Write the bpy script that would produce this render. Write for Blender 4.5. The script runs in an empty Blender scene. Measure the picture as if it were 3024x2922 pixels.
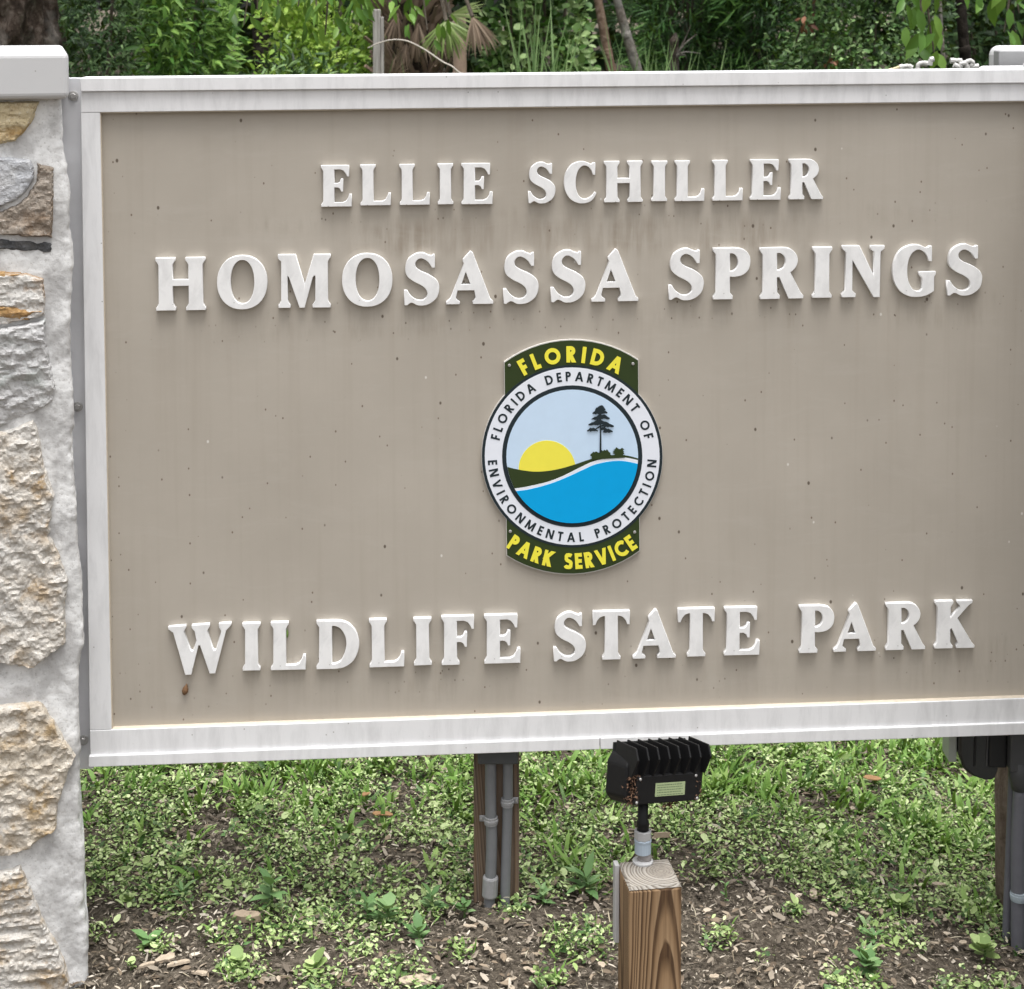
import bpy, bmesh, math, random
import numpy as np
from mathutils import Vector, Matrix, noise
from mathutils.geometry import delaunay_2d_cdt

random.seed(7); rng = np.random.default_rng(7)
sc = bpy.context.scene
COL = sc.collection
R = math.radians

# ------------------------------------------------------------------ camera, world, sun, exposure
F = 5091.0; PX = 1512.0; PITCH = R(2.6); PY = F * math.tan(PITCH)     # focal length and principal point in photograph pixels
EYE = Vector((0, 0, 1.816))
cd = bpy.data.cameras.new('camera'); cam = bpy.data.objects.new('camera', cd); COL.objects.link(cam)
cam.location = EYE; cam.rotation_euler = (R(90) - PITCH, 0, 0)
cd.sensor_width = 36; cd.sensor_fit = 'HORIZONTAL'; cd.lens = F / 3024 * 36
cd.shift_y = -(1461 - PY) / 3024
cd.clip_start = 0.05; cd.clip_end = 600
sc.camera = cam
cd.dof.use_dof = True; cd.dof.focus_distance = 3.3; cd.dof.aperture_fstop = 14

SUN_EL, SUN_AZ = R(80), R(160)          # azimuth clockwise from +Y (sun behind the camera, a little to the right)
world = bpy.data.worlds.new('World'); sc.world = world; world.use_nodes = True
wt = world.node_tree; wt.nodes.clear()
sky = wt.nodes.new('ShaderNodeTexSky'); sky.sky_type = 'NISHITA'; sky.sun_disc = False
sky.sun_elevation = SUN_EL; sky.sun_rotation = SUN_AZ
sky.air_density = 1.0; sky.dust_density = 6.0; sky.ozone_density = 1.0
hs = wt.nodes.new('ShaderNodeHueSaturation'); hs.inputs['Saturation'].default_value = 0.12    # overcast: almost colourless
bg = wt.nodes.new('ShaderNodeBackground'); bg.inputs['Strength'].default_value = 0.13
wo = wt.nodes.new('ShaderNodeOutputWorld')
wt.links.new(sky.outputs[0], hs.inputs['Color']); wt.links.new(hs.outputs[0], bg.inputs['Color']); wt.links.new(bg.outputs[0], wo.inputs[0])
sl = bpy.data.lights.new('sun', 'SUN'); sl.energy = 1.5; sl.angle = R(30); sl.color = (1, 0.985, 0.965)
so = bpy.data.objects.new('sun', sl); COL.objects.link(so)
sdir = Vector((math.sin(SUN_AZ) * math.cos(SUN_EL), math.cos(SUN_AZ) * math.cos(SUN_EL), math.sin(SUN_EL)))
so.rotation_euler = sdir.to_track_quat('Z', 'Y').to_euler(); so.location = (2, -4, 8)
sc.view_settings.view_transform = 'Standard'; sc.view_settings.look = 'None'
sc.view_settings.exposure = 0.97; sc.view_settings.gamma = 1; sc.view_settings.use_curve_mapping = False
sc.render.engine = 'CYCLES'
sc.cycles.use_denoising = True; sc.cycles.max_bounces = 6; sc.cycles.diffuse_bounces = 3; sc.cycles.transparent_max_bounces = 4

# ------------------------------------------------------------------ geometry of the view: photograph pixel -> point on a real plane
_c, _s = math.cos(PITCH), math.sin(PITCH)
def ray(px, py):
    a, b = (px - PX) / F, (py - PY) / F
    return Vector((a, _c - b * _s, -_s - b * _c))
def on_y(px, py, Y):
    r = ray(px, py); return EYE + r * (Y / r.y)
def on_z(px, py, z):
    r = ray(px, py); return EYE + r * ((z - EYE.z) / r.z)
def on_plane(px, py, o, n):
    r = ray(px, py); return EYE + r * ((o - EYE).dot(n) / r.dot(n))
def to_px(P):                            # numpy (N,3) -> pixel
    P = np.asarray(P, float) - np.array(EYE)
    zf = P[:, 1] * _c - P[:, 2] * _s; dn = -(P[:, 1] * _s + P[:, 2] * _c)
    return PX + F * P[:, 0] / zf, PY + F * dn / zf

# ------------------------------------------------------------------ object helpers
def tag(o, label=None, cat=None, group=None, kind=None):
    for k, v in (('label', label), ('category', cat), ('group', group), ('kind', kind)):
        if v: o[k] = v
    return o
def link(name, data, parent=None, mw=None):
    o = bpy.data.objects.new(name, data); COL.objects.link(o)
    if parent is not None: o.parent = parent
    if mw is not None: o.matrix_world = mw
    return o
def empty(name, loc=(0, 0, 0), mw=None):
    o = bpy.data.objects.new(name, None); COL.objects.link(o); o.empty_display_size = 0.05
    o.matrix_world = mw if mw is not None else Matrix.Translation(loc)
    return o
def mesh_obj(name, verts, faces, mat, parent=None, smooth=False, tint=None):
    me = bpy.data.meshes.new(name); me.from_pydata([tuple(v) for v in verts], [], faces); me.update()
    if mat: me.materials.append(mat)
    if smooth: me.polygons.foreach_set('use_smooth', [True] * len(me.polygons))
    return link(name, me, parent)
def bm_obj(name, bm, mat, parent=None, smooth=False):
    me = bpy.data.meshes.new(name)
    bmesh.ops.recalc_face_normals(bm, faces=bm.faces[:]); bm.to_mesh(me); bm.free()
    if mat: me.materials.append(mat)
    if smooth: me.polygons.foreach_set('use_smooth', [True] * len(me.polygons))
    return link(name, me, parent)
def prism_bm(bottom, top, bev=0.0, seg=2, bm=None):
    """closed solid between two equal-length loops of 3-D points"""
    new = bm is None
    if new: bm = bmesh.new()
    a = [bm.verts.new(p) for p in bottom]; b = [bm.verts.new(p) for p in top]; n = len(a)
    fs = [bm.faces.new(a[::-1]), bm.faces.new(b)] + [bm.faces.new((a[i], a[(i + 1) % n], b[(i + 1) % n], b[i])) for i in range(n)]
    if bev:
        es = {e for f in fs for e in f.edges}
        bmesh.ops.bevel(bm, geom=list(es), offset=bev, segments=seg, affect='EDGES', profile=0.5)
    return bm
def box_bm(x0, x1, y0, y1, z0, z1, bev=0.0, seg=2, bm=None):
    return prism_bm([(x0, y0, z0), (x1, y0, z0), (x1, y1, z0), (x0, y1, z0)], [(x0, y0, z1), (x1, y0, z1), (x1, y1, z1), (x0, y1, z1)], bev, seg, bm)
def tube_bm(pts, rad, n=10, bm=None, caps=True):
    """tube along points; rad a number or a list"""
    if bm is None: bm = bmesh.new()
    pts = [Vector(p) for p in pts]; rings = []
    up = Vector((0.13, 0.31, 0.94))
    for i, p in enumerate(pts):
        t = (pts[min(i + 1, len(pts) - 1)] - pts[max(i - 1, 0)]).normalized()
        if abs(t.dot(up)) > 0.98: up = Vector((1, 0.1, 0))
        x = t.cross(up).normalized(); y = t.cross(x)
        r = rad[i] if isinstance(rad, (list, tuple)) else rad
        rings.append([bm.verts.new(p + (x * math.cos(2 * math.pi * k / n) + y * math.sin(2 * math.pi * k / n)) * r) for k in range(n)])
    for a, b in zip(rings, rings[1:]):
        for k in range(n): bm.faces.new((a[k], a[(k + 1) % n], b[(k + 1) % n], b[k]))
    if caps: bm.faces.new(rings[0][::-1]); bm.faces.new(rings[-1])
    return bm
def lathe_bm(prof, n=24, bm=None):
    """profile [(r, z)] about Z"""
    if bm is None: bm = bmesh.new()
    rings = [[bm.verts.new((r * math.cos(2 * math.pi * k / n), r * math.sin(2 * math.pi * k / n), z)) for k in range(n)] for r, z in prof]
    for a, b in zip(rings, rings[1:]):
        for k in range(n): bm.faces.new((a[k], a[(k + 1) % n], b[(k + 1) % n], b[k]))
    bm.faces.new(rings[0][::-1]); bm.faces.new(rings[-1])
    return bm
def smooth_path(pts, k=6):
    pts = [Vector(p) for p in pts]; out = []
    for i in range(len(pts) - 1):
        p0, p1, p2, p3 = pts[max(i - 1, 0)], pts[i], pts[i + 1], pts[min(i + 2, len(pts) - 1)]
        for j in range(k):
            t = j / k
            out.append(0.5 * ((2 * p1) + (p2 - p0) * t + (2 * p0 - 5 * p1 + 4 * p2 - p3) * t * t + (3 * p1 - p0 - 3 * p2 + p3) * t ** 3))
    return out + [pts[-1]]

# ------------------------------------------------------------------ material helpers
class G:
    def __init__(s, name):
        s.m = bpy.data.materials.new(name); s.m.use_nodes = True; s.t = s.m.node_tree; s.t.nodes.clear()
    def __call__(s, typ, ins=None, **props):
        n = s.t.nodes.new('ShaderNode' + typ)
        for k, v in props.items(): setattr(n, k, v)
        for k, v in (ins or {}).items():
            if isinstance(v, bpy.types.NodeSocket): s.t.links.new(v, n.inputs[k])
            else: n.inputs[k].default_value = v
        return n
    def ramp(s, fac, stops, interp='LINEAR'):
        n = s.t.nodes.new('ShaderNodeValToRGB'); n.color_ramp.interpolation = interp
        e = n.color_ramp.elements
        while len(e) < len(stops): e.new(0.5)
        for i, (p, c) in enumerate(stops):
            e[i].position = p
            c = (c, c, c) if isinstance(c, (int, float)) else c
            e[i].color = (*c, 1)
        s.t.links.new(fac, n.inputs[0]); return n.outputs[0]
    def math(s, op, a, b=0.0, c=0.0): return s('Math', {0: a, 1: b, 2: c}, operation=op).outputs[0]
    def mix(s, fac, a, b, mode='MIX'):
        n = s.t.nodes.new('ShaderNodeMix'); n.data_type = 'RGBA'; n.blend_type = mode
        for k, v in ((0, fac), (6, a), (7, b)):
            if isinstance(v, bpy.types.NodeSocket): s.t.links.new(v, n.inputs[k])
            else: n.inputs[k].default_value = v if k == 0 else (*v, 1)
        return n.outputs[2]
    def coord(s, scale=(1, 1, 1), which='Object', loc=(0, 0, 0), rot=(0, 0, 0)):
        tc = s('TexCoord').outputs[which]
        return s('Mapping', {0: tc, 1: loc, 2: rot, 3: scale}).outputs[0]
    def noise(s, vec, scale, detail=4, rough=0.55, dist=0.0):
        return s('TexNoise', {'Vector': vec, 'Scale': scale, 'Detail': detail, 'Roughness': rough, 'Distortion': dist}).outputs[0]
    def bump(s, h, strength=0.3, dist=0.002): return s('Bump', {'Height': h, 'Strength': strength, 'Distance': dist}).outputs[0]
    def out(s, color, rough=0.6, normal=None, metal=0.0, spec=0.4, translucent=0.0, transcol=None):
        ins = {'Base Color': color if isinstance(color, bpy.types.NodeSocket) else (*color, 1), 'Roughness': rough, 'Metallic': metal, 'Specular IOR Level': spec}
        if normal is not None: ins['Normal'] = normal
        b = s('BsdfPrincipled', ins).outputs[0]
        if translucent:
            t = s('BsdfTranslucent', {'Color': transcol if transcol is not None else ins['Base Color']}).outputs[0]
            b = s('MixShader', {0: translucent, 1: b, 2: t}).outputs[0]
        o = s('OutputMaterial'); s.t.links.new(b, o.inputs[0]); return s.m

def simple(name, col, rough=0.6, var=0.12, scale=30, bump=0.15, metal=0.0, spec=0.4):
    g = G(name); v = g.coord()
    n = g.noise(v, scale, 5)
    c = g.mix(n, tuple(x * (1 - var) for x in col), tuple(min(1, x * (1 + var)) for x in col))
    return g.out(c, rough, g.bump(n, bump, 0.001), metal, spec)

def leaf_mat(name, dark, mid, light, rough=0.45, tr=0.22, spec=0.35):
    g = G(name)
    t = g('Attribute', attribute_name='tint').outputs['Fac']
    c = g.ramp(t, [(0.0, dark), (0.5, mid), (1.0, light)])
    return g.out(c, rough, None, 0, spec, tr, g.mix(0.5, c, (0.25, 0.35, 0.04)))

def m_panel():
    g = G('taupe_panel_paint'); v = g.coord()
    base = g.mix(g.ramp(g.noise(v, 3.0, 6, 0.62), [(0.3, 0.0), (0.7, 1.0)]), (0.405, 0.366, 0.313), (0.458, 0.416, 0.358))
    st = g.noise(g.coord((55, 6, 1)), 1.0, 5, 0.6)                                   # run-down streaks under the top line
    sep = g('SeparateXYZ', {0: g('TexCoord').outputs['Object']})
    def band(s, a, b, f):
        lo = g('MapRange', {0: s, 1: a, 2: a + f}, clamp=True).outputs[0]; hi = g('MapRange', {0: s, 1: b, 2: b - f}, clamp=True).outputs[0]
        return g.math('MULTIPLY', lo, hi)
    m = g.math('MULTIPLY', band(sep.outputs[0], STAIN[0], STAIN[1], 0.12), band(sep.outputs[1], STAIN[2], STAIN[3], 0.03))
    blot = g.ramp(g.noise(g.coord((9, 5, 1)), 1.0, 3), [(0.4, 0.0), (0.62, 1.0)])
    stm = g.math('MULTIPLY', g.math('MULTIPLY', m, g.ramp(st, [(0.38, 0.0), (0.62, 1.0)])), g.math('ADD', g.math('MULTIPLY', blot, 0.7), 0.3))
    base = g.mix(g.math('MULTIPLY', stm, 0.80), base, (0.29, 0.245, 0.195))
    faint = g.ramp(g.noise(g.coord((60, 2.0, 1)), 1.0, 4, 0.5), [(0.5, 0.0), (0.75, 1.0)])
    base = g.mix(g.math('MULTIPLY', faint, 0.22), base, (0.34, 0.29, 0.235))
    wipe = g.ramp(g.noise(g.coord((7, 26, 1)), 1.0, 6, 0.7, 0.8), [(0.52, 0.0), (0.72, 1.0)])
    base = g.mix(g.math('MULTIPLY', wipe, 0.22), base, (0.50, 0.47, 0.42))
    for sc_, thr, rad, col in ((26, 0.60, 0.085, (0.10, 0.075, 0.055)), (60, 0.78, 0.12, (0.16, 0.12, 0.09)), (38, 0.93, 0.10, (0.68, 0.66, 0.62))):   # fly specks and grit
        vo = g('TexVoronoi', {'Vector': g.coord((sc_, sc_ * 0.7, sc_)), 'Scale': 1.0, 'Randomness': 1.0}, feature='F1')
        sel = g.math('GREATER_THAN', g('SeparateColor', {0: vo.outputs['Color']}).outputs[0], thr)
        dot = g.ramp(vo.outputs['Distance'], [(rad * 0.6, 1.0), (rad, 0.0)])
        base = g.mix(g.math('MULTIPLY', g.math('MULTIPLY', sel, dot), 0.92), base, col)
    for sy0, sy1 in ROWS:                                                    # grit that has run down below each line of letters
        mk = g.math('MULTIPLY', band(sep.outputs[1], sy0, sy1, 0.02), g.ramp(g.noise(g.coord((5, 9, 1), loc=(sy0, 0, 0)), 1.0, 3), [(0.40, 0.0), (0.6, 1.0)]))
        vo = g('TexVoronoi', {'Vector': g.coord((75, 55, 75), loc=(sy0 * 3, 0, 0)), 'Scale': 1.0}, feature='F1')
        sel = g.math('GREATER_THAN', g('SeparateColor', {0: vo.outputs['Color']}).outputs[1], 0.55)
        base = g.mix(g.math('MULTIPLY', g.math('MULTIPLY', mk, sel), g.ramp(vo.outputs['Distance'], [(0.08, 0.9), (0.15, 0.0)])), base, (0.10, 0.075, 0.055))
        drip = g.math('MULTIPLY', mk, g.ramp(g.noise(g.coord((70, 9, 1), loc=(sy1, 0, 0)), 1.0, 4, 0.6), [(0.45, 0.0), (0.7, 1.0)]))
        base = g.mix(g.math('MULTIPLY', drip, 0.35), base, (0.29, 0.25, 0.20))
    bmp = g.noise(v, 260, 3)
    return g.out(base, 0.55, g.bump(bmp, 0.10, 0.0006), 0, 0.35)

def m_white(name, col=(0.80, 0.80, 0.805), scuff=0.25, streak=(14, 14, 14), rough=0.45):
    g = G(name)
    v = g.coord()
    n = g.noise(v, 45, 6, 0.65); s = g.noise(g.coord(streak), 1.0, 5, 0.65, 0.3)
    f = g.ramp(s, [(0.45, 0.0), (0.75, 1.0)])
    c = g.mix(g.math('MULTIPLY', f, scuff), col, tuple(x * 0.62 for x in col))
    vo = g('TexVoronoi', {'Vector': v, 'Scale': 70.0}, feature='F1')
    sel = g.math('GREATER_THAN', g('SeparateColor', {0: vo.outputs['Color']}).outputs[0], 0.90)
    c = g.mix(g.math('MULTIPLY', g.math('MULTIPLY', sel, g.ramp(vo.outputs['Distance'], [(0.05, 1.0), (0.12, 0.0)])), 0.7), c, (0.18, 0.16, 0.13))
    return g.out(c, rough, g.bump(n, 0.12, 0.001), 0, 0.4)

def m_stone(name, cols, ochre, amount, dark=(0.16, 0.13, 0.11), stretch=(14, 14, 42), seed=0.0):
    g = G(name)
    v = g.coord(loc=(seed, seed * 1.7, seed * 0.6))
    big = g.noise(v, 9, 4, 0.6, 0.4)
    c = g.mix(g.ramp(big, [(0.35, 0.0), (0.65, 1.0)]), cols[0], cols[1])
    st = g.noise(g.coord(stretch, loc=(seed, 0, seed)), 1.0, 6, 0.62, 0.6)
    och = g.math('MULTIPLY', g.ramp(st, [(0.46, 0.0), (0.62, 1.0)]), g.ramp(g.noise(v, 13, 3), [(0.62 - amount * 0.5, 0.0), (0.85 - amount * 0.5, 1.0)]))
    c = g.mix(och, c, ochre)
    fine = g.noise(g.coord((60, 60, 150), loc=(seed, 0, 0)), 1.0, 6, 0.7)
    c = g.mix(g.math('MULTIPLY', g.ramp(fine, [(0.30, 1.0), (0.43, 0.0)]), 0.65), c, dark)
    f2 = g.noise(g.coord((130, 130, 330), loc=(0, seed, 0)), 1.0, 5, 0.7, 0.5)
    c = g.mix(g.math('MULTIPLY', g.ramp(f2, [(0.34, 1.0), (0.46, 0.0)]), 0.5), c, dark)
    c = g.mix(g.math('MULTIPLY', g.ramp(f2, [(0.56, 0.0), (0.68, 1.0)]), 0.35), c, (0.74, 0.73, 0.71) if cols[0][0] > 0.2 else (0.2, 0.2, 0.2))
    h = g.math('ADD', g.math('ADD', g.math('MULTIPLY', st, 0.6), g.math('MULTIPLY', fine, 0.5)), g.math('MULTIPLY', f2, 0.35))
    return g.out(c, 0.85, g.bump(h, 1.0, 0.008), 0, 0.2)

def m_wood(name, pith, tilt, endgrain=False, pal=None):
    g = G(name)
    tc = g('TexCoord').outputs['Object']
    w = g('TexNoise', {'Vector': g.coord((6, 6, 1.6)), 'Scale': 1.0, 'Detail': 4.0, 'Roughness': 0.6})
    wv = g('VectorMath', {0: w.outputs['Color'], 1: (0.5, 0.5, 0.5)}, operation='SUBTRACT').outputs[0]
    wv = g('VectorMath', {0: wv, 3: 0.010 if not endgrain else 0.005}, operation='SCALE').outputs[0]
    p = g('VectorMath', {0: tc, 1: wv}, operation='ADD').outputs[0]
    sp = g('SeparateXYZ', {0: p})
    x = g.math('ADD', g.math('SUBTRACT', sp.outputs[0], pith[0]), g.math('MULTIPLY', sp.outputs[2], tilt[0]))
    y = g.math('ADD', g.math('SUBTRACT', sp.outputs[1], pith[1]), g.math('MULTIPLY', sp.outputs[2], tilt[1]))
    r = g.math('SQRT', g.math('ADD', g.math('MULTIPLY', x, x), g.math('MULTIPLY', y, y)))
    rr = g.math('ADD', r, g.math('MULTIPLY', g('TexNoise', {'Vector': g('CombineXYZ', {0: g.math('MULTIPLY', r, 70.0)}).outputs[0], 'Scale': 1.0, 'Detail': 1.0}).outputs[0], 0.010))
    ph = g.math('FRACT', g.math('MULTIPLY', rr, 270.0 if not endgrain else 185.0))
    pal = pal or ((0.35, 0.235, 0.135), (0.29, 0.185, 0.10), (0.065, 0.035, 0.018))
    if endgrain: pal = ((0.36, 0.345, 0.315), (0.29, 0.275, 0.25), (0.11, 0.095, 0.08))
    c = g.ramp(ph, [(0.0, pal[0]), (0.38, pal[1]), (0.72, pal[2]), (0.93, pal[2]), (1.0, pal[0])])
    if endgrain:
        core = g.ramp(r, [(0.019, 1.0), (0.027, 0.0)])
        c = g.mix(g.math('MULTIPLY', core, 0.72), c, (0.16, 0.145, 0.125))
    fib = g.noise(g.coord((220, 220, 5)), 1.0, 4, 0.6)
    c = g.mix(g.math('MULTIPLY', g.ramp(fib, [(0.42, 0.0), (0.7, 1.0)]), 0.6), c, (0.17, 0.10, 0.05) if not endgrain else (0.3, 0.27, 0.23))
    c = g.mix(g.ramp(g.noise(g.coord((5, 5, 3)), 1.0, 3), [(0.4, 0.0), (0.8, 0.35)]), c, (0.24, 0.17, 0.11))
    return g.out(c, 0.7, g.bump(g.math('ADD', g.math('MULTIPLY', ph, 0.5), fib), 0.35, 0.0012), 0, 0.25)

def m_bark(name, c0, c1, c2, scale=(9, 9, 4), lichen=0.0):
    g = G(name)
    n = g.noise(g.coord(scale), 1.0, 6, 0.65, 0.5); f = g.noise(g.coord((40, 40, 25)), 1.0, 5, 0.65)
    c = g.ramp(g.math('ADD', g.math('MULTIPLY', n, 0.6), g.math('MULTIPLY', f, 0.4)), [(0.33, c0), (0.5, c1), (0.66, c2)])
    if lichen:
        c = g.mix(g.math('MULTIPLY', g.ramp(g.noise(g.coord((6, 6, 6)), 1.0, 4), [(0.5, 0.0), (0.6, 1.0)]), lichen), c, (0.33, 0.33, 0.31))
    return g.out(c, 0.9, g.bump(g.math('ADD', n, f), 0.9, 0.012), 0, 0.15)

def m_mortar():
    g = G('pale_mortar'); v = g.coord()
    n = g.noise(v, 14, 5, 0.6); f = g.noise(v, 150, 5, 0.65)
    c = g.mix(g.ramp(n, [(0.42, 0.0), (0.58, 1.0)]), (0.48, 0.475, 0.47), (0.77, 0.77, 0.765))
    c = g.mix(g.math('MULTIPLY', g.ramp(f, [(0.33, 1.0), (0.45, 0.0)]), 0.45), c, (0.30, 0.28, 0.26))
    vo = g('TexVoronoi', {'Vector': v, 'Scale': 95.0}, feature='F1')
    c = g.mix(g.math('MULTIPLY', g.ramp(vo.outputs['Distance'], [(0.06, 1.0), (0.15, 0.0)]), 0.35), c, (0.2, 0.18, 0.16))
    return g.out(c, 0.85, g.bump(g.math('ADD', g.math('MULTIPLY', f, 0.7), n), 0.5, 0.003), 0, 0.25)

def m_soil():
    g = G('dark_soil'); v = g.coord()
    n = g.noise(v, 5, 6, 0.65); f = g.noise(v, 90, 6, 0.7)
    c = g.ramp(f, [(0.3, (0.030, 0.025, 0.019)), (0.5, (0.115, 0.096, 0.074)), (0.72, (0.27, 0.232, 0.185))])
    c = g.mix(g.ramp(n, [(0.4, 0.0), (0.7, 0.5)]), c, (0.075, 0.06, 0.045))
    return g.out(c, 0.95, g.bump(f, 1.0, 0.012), 0, 0.15)

def m_chip():
    g = G('wood_mulch')
    t = g('Attribute', attribute_name='tint').outputs['Fac']
    c = g.ramp(t, [(0.0, (0.035, 0.029, 0.022)), (0.4, (0.165, 0.14, 0.11)), (0.7, (0.36, 0.31, 0.245)), (1.0, (0.74, 0.67, 0.56))])
    n = g.noise(g.coord((150, 150, 150)), 1.0, 3)
    return g.out(g.mix(g.math('MULTIPLY', n, 0.4), c, (0.07, 0.05, 0.04)), 0.85, g.bump(n, 0.5, 0.002), 0, 0.2)

# ------------------------------------------------------------------ leaves: many copies of a template joined in one mesh
def T(v, f): return np.array(v, float), f
LANCE = T([(0, 0, 0), (-.13, .28, .035), (0, .28, 0), (.13, .28, .035), (-.115, .62, .02), (0, .62, -.02), (.115, .62, .02), (0, 1, -.11)],
          [(0, 2, 1), (0, 3, 2), (1, 2, 5, 4), (2, 3, 6, 5), (4, 5, 7), (5, 6, 7)])
ROUND = T([(0, 0, 0), (-.36, .22, .06), (0, .3, 0), (.36, .22, .06), (-.40, .6, .07), (0, .65, .0), (.40, .6, .07), (-.2, .92, .02), (.2, .92, .02), (0, 1.0, -.03)],
          [(0, 2, 1), (0, 3, 2), (1, 2, 5, 4), (2, 3, 6, 5), (4, 5, 9, 7), (5, 6, 8, 9)])
OVAL = T([(0, 0, 0), (-.2, .25, .05), (0, .3, 0), (.2, .25, .05), (-.22, .6, .05), (0, .62, 0), (.22, .6, .05), (0, 1, -.07)],
         [(0, 2, 1), (0, 3, 2), (1, 2, 5, 4), (2, 3, 6, 5), (4, 5, 7), (5, 6, 7)])
BLADE = T([(-.05, 0, 0), (.05, 0, 0), (-.062, .35, .05), (.062, .35, .05), (-.055, .7, .02), (.055, .7, .02), (0, 1, -.10)],
          [(0, 1, 3, 2), (2, 3, 5, 4), (4, 5, 6)])
NEEDLE = T([(-.035, 0, 0), (.035, 0, 0), (-.03, .6, .03), (.03, .6, .03), (0, 1, 0)], [(0, 1, 3, 2), (2, 3, 4)])
CARD = T([(0, 0, 0), (-.3, .45, .06), (.3, .45, .06), (0, 1, -.05)], [(0, 2, 3, 1)])
CHIP = T([(-.16, 0, 0), (.14, .03, .02), (.19, .55, .09), (.05, 1, .05), (-.12, .8, .02), (-.2, .4, .06)], [(0, 1, 2, 5), (5, 2, 3, 4)])

def nrm(a): return a / np.maximum(np.linalg.norm(a, axis=1, keepdims=True), 1e-9)
def scatter(name, tmpl, pos, dirs, ups, length, width, tint, mat, parent=None):
    tv, tf = tmpl; N = len(pos); n = len(tv)
    d = nrm(np.asarray(dirs, float)); x = nrm(np.cross(d, np.asarray(ups, float))); z = np.cross(x, d)
    L = np.broadcast_to(np.asarray(length, float), (N,)); W = np.broadcast_to(np.asarray(width, float), (N,))
    V = (pos[:, None, :] + tv[None, :, 0, None] * (W * L)[:, None, None] * x[:, None, :] + tv[None, :, 1, None] * L[:, None, None] * d[:, None, :]
         + tv[None, :, 2, None] * L[:, None, None] * z[:, None, :]).reshape(-1, 3)
    sizes = np.array([len(f) for f in tf]); flat = np.concatenate([np.array(f) for f in tf])
    loops = (flat[None, :] + (np.arange(N) * n)[:, None]).ravel()
    tot = np.tile(sizes, N); start = np.concatenate([[0], np.cumsum(tot)[:-1]])
    me = bpy.data.meshes.new(name)
    me.vertices.add(len(V)); me.vertices.foreach_set('co', V.ravel())
    me.loops.add(len(loops)); me.loops.foreach_set('vertex_index', loops.astype(np.int32))
    me.polygons.add(len(tot)); me.polygons.foreach_set('loop_start', start.astype(np.int32)); me.polygons.foreach_set('loop_total', tot.astype(np.int32))
    at = me.attributes.new('tint', 'FLOAT', 'POINT'); at.data.foreach_set('value', np.repeat(np.clip(tint, 0, 1), n).astype(np.float32))
    me.update(calc_edges=True); me.validate()
    me.polygons.foreach_set('use_smooth', [True] * len(me.polygons))
    me.materials.append(mat)
    return link(name, me, parent)

# ------------------------------------------------------------------ plane shapes: union of polygons minus polygons
def in_poly(p, poly):
    x, y = p; c = False; n = len(poly)
    for i in range(n):
        (x0, y0), (x1, y1) = poly[i], poly[i - 1]
        if (y0 > y) != (y1 > y) and x < (x1 - x0) * (y - y0) / (y1 - y0) + x0: c = not c
    return c
def union(polys, negs=()):
    verts, faces = [], []
    for P in list(polys) + list(negs):
        P = list(P)
        if sum(P[i - 1][0] * P[i][1] - P[i][0] * P[i - 1][1] for i in range(len(P))) < 0: P.reverse()
        faces.append(list(range(len(verts), len(verts) + len(P)))); verts += [Vector((p[0], p[1])) for p in P]
    v, e, f, _, _, of = delaunay_2d_cdt(verts, [], faces, 0, 1e-6)
    np_ = len(polys); keep = []
    for face, o in zip(f, of):
        if any(i < np_ for i in o) and not any(i >= np_ for i in o): keep.append(tuple(face))
    return [(p.x, p.y) for p in v], keep
def loops_of(v, faces):
    cnt = {}
    for f in faces:
        for i in range(len(f)): cnt[(f[i - 1], f[i])] = True
    nxt = {}
    for a, b in cnt:
        if (b, a) not in cnt: nxt.setdefault(a, []).append(b)
    out = []
    while nxt:
        s = next(iter(nxt)); cur = s; lp = []
        while cur in nxt:
            lp.append(cur); b = nxt[cur].pop()
            if not nxt[cur]: del nxt[cur]
            cur = b
            if cur == s: break
        if len(lp) > 2: out.append([v[i] for i in lp])
    return out
def slab(name, polys, negs, w0, w1, mat, parent, mapf=lambda p: p):
    """flat solid from 2-D polygons, between heights w0 and w1"""
    v, f = union([[mapf(p) for p in P] for P in polys], [[mapf(p) for p in P] for P in negs])
    if len(f) > 30 and name in ('hill', 'water', 'shoreline'):          # one piece: drop slivers
        left, best = set(range(len(f))), []
        byv = {}
        for i, a in enumerate(f):
            for q in a: byv.setdefault(q, []).append(i)
        while left:
            st_ = [left.pop()]; comp = list(st_)
            while st_:
                for q in f[st_.pop()]:
                    for i in byv[q]:
                        if i in left: left.discard(i); st_.append(i); comp.append(i)
            if len(comp) > len(best): best = comp
        f = [f[i] for i in best]; use = sorted({q for a in f for q in a}); re_ = {q: i for i, q in enumerate(use)}
        v = [v[q] for q in use]; f = [tuple(re_[q] for q in a) for a in f]
    n = len(v); V = [(x, y, w1) for x, y in v] + [(x, y, w0) for x, y in v]
    Fc = [tuple(a) for a in f]
    ed = {(a[i - 1], a[i]) for a in f for i in range(len(a))}
    Fc += [(b, a, a + n, b + n) for a, b in ed if (b, a) not in ed]
    return mesh_obj(name, V, Fc, mat, parent)

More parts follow.
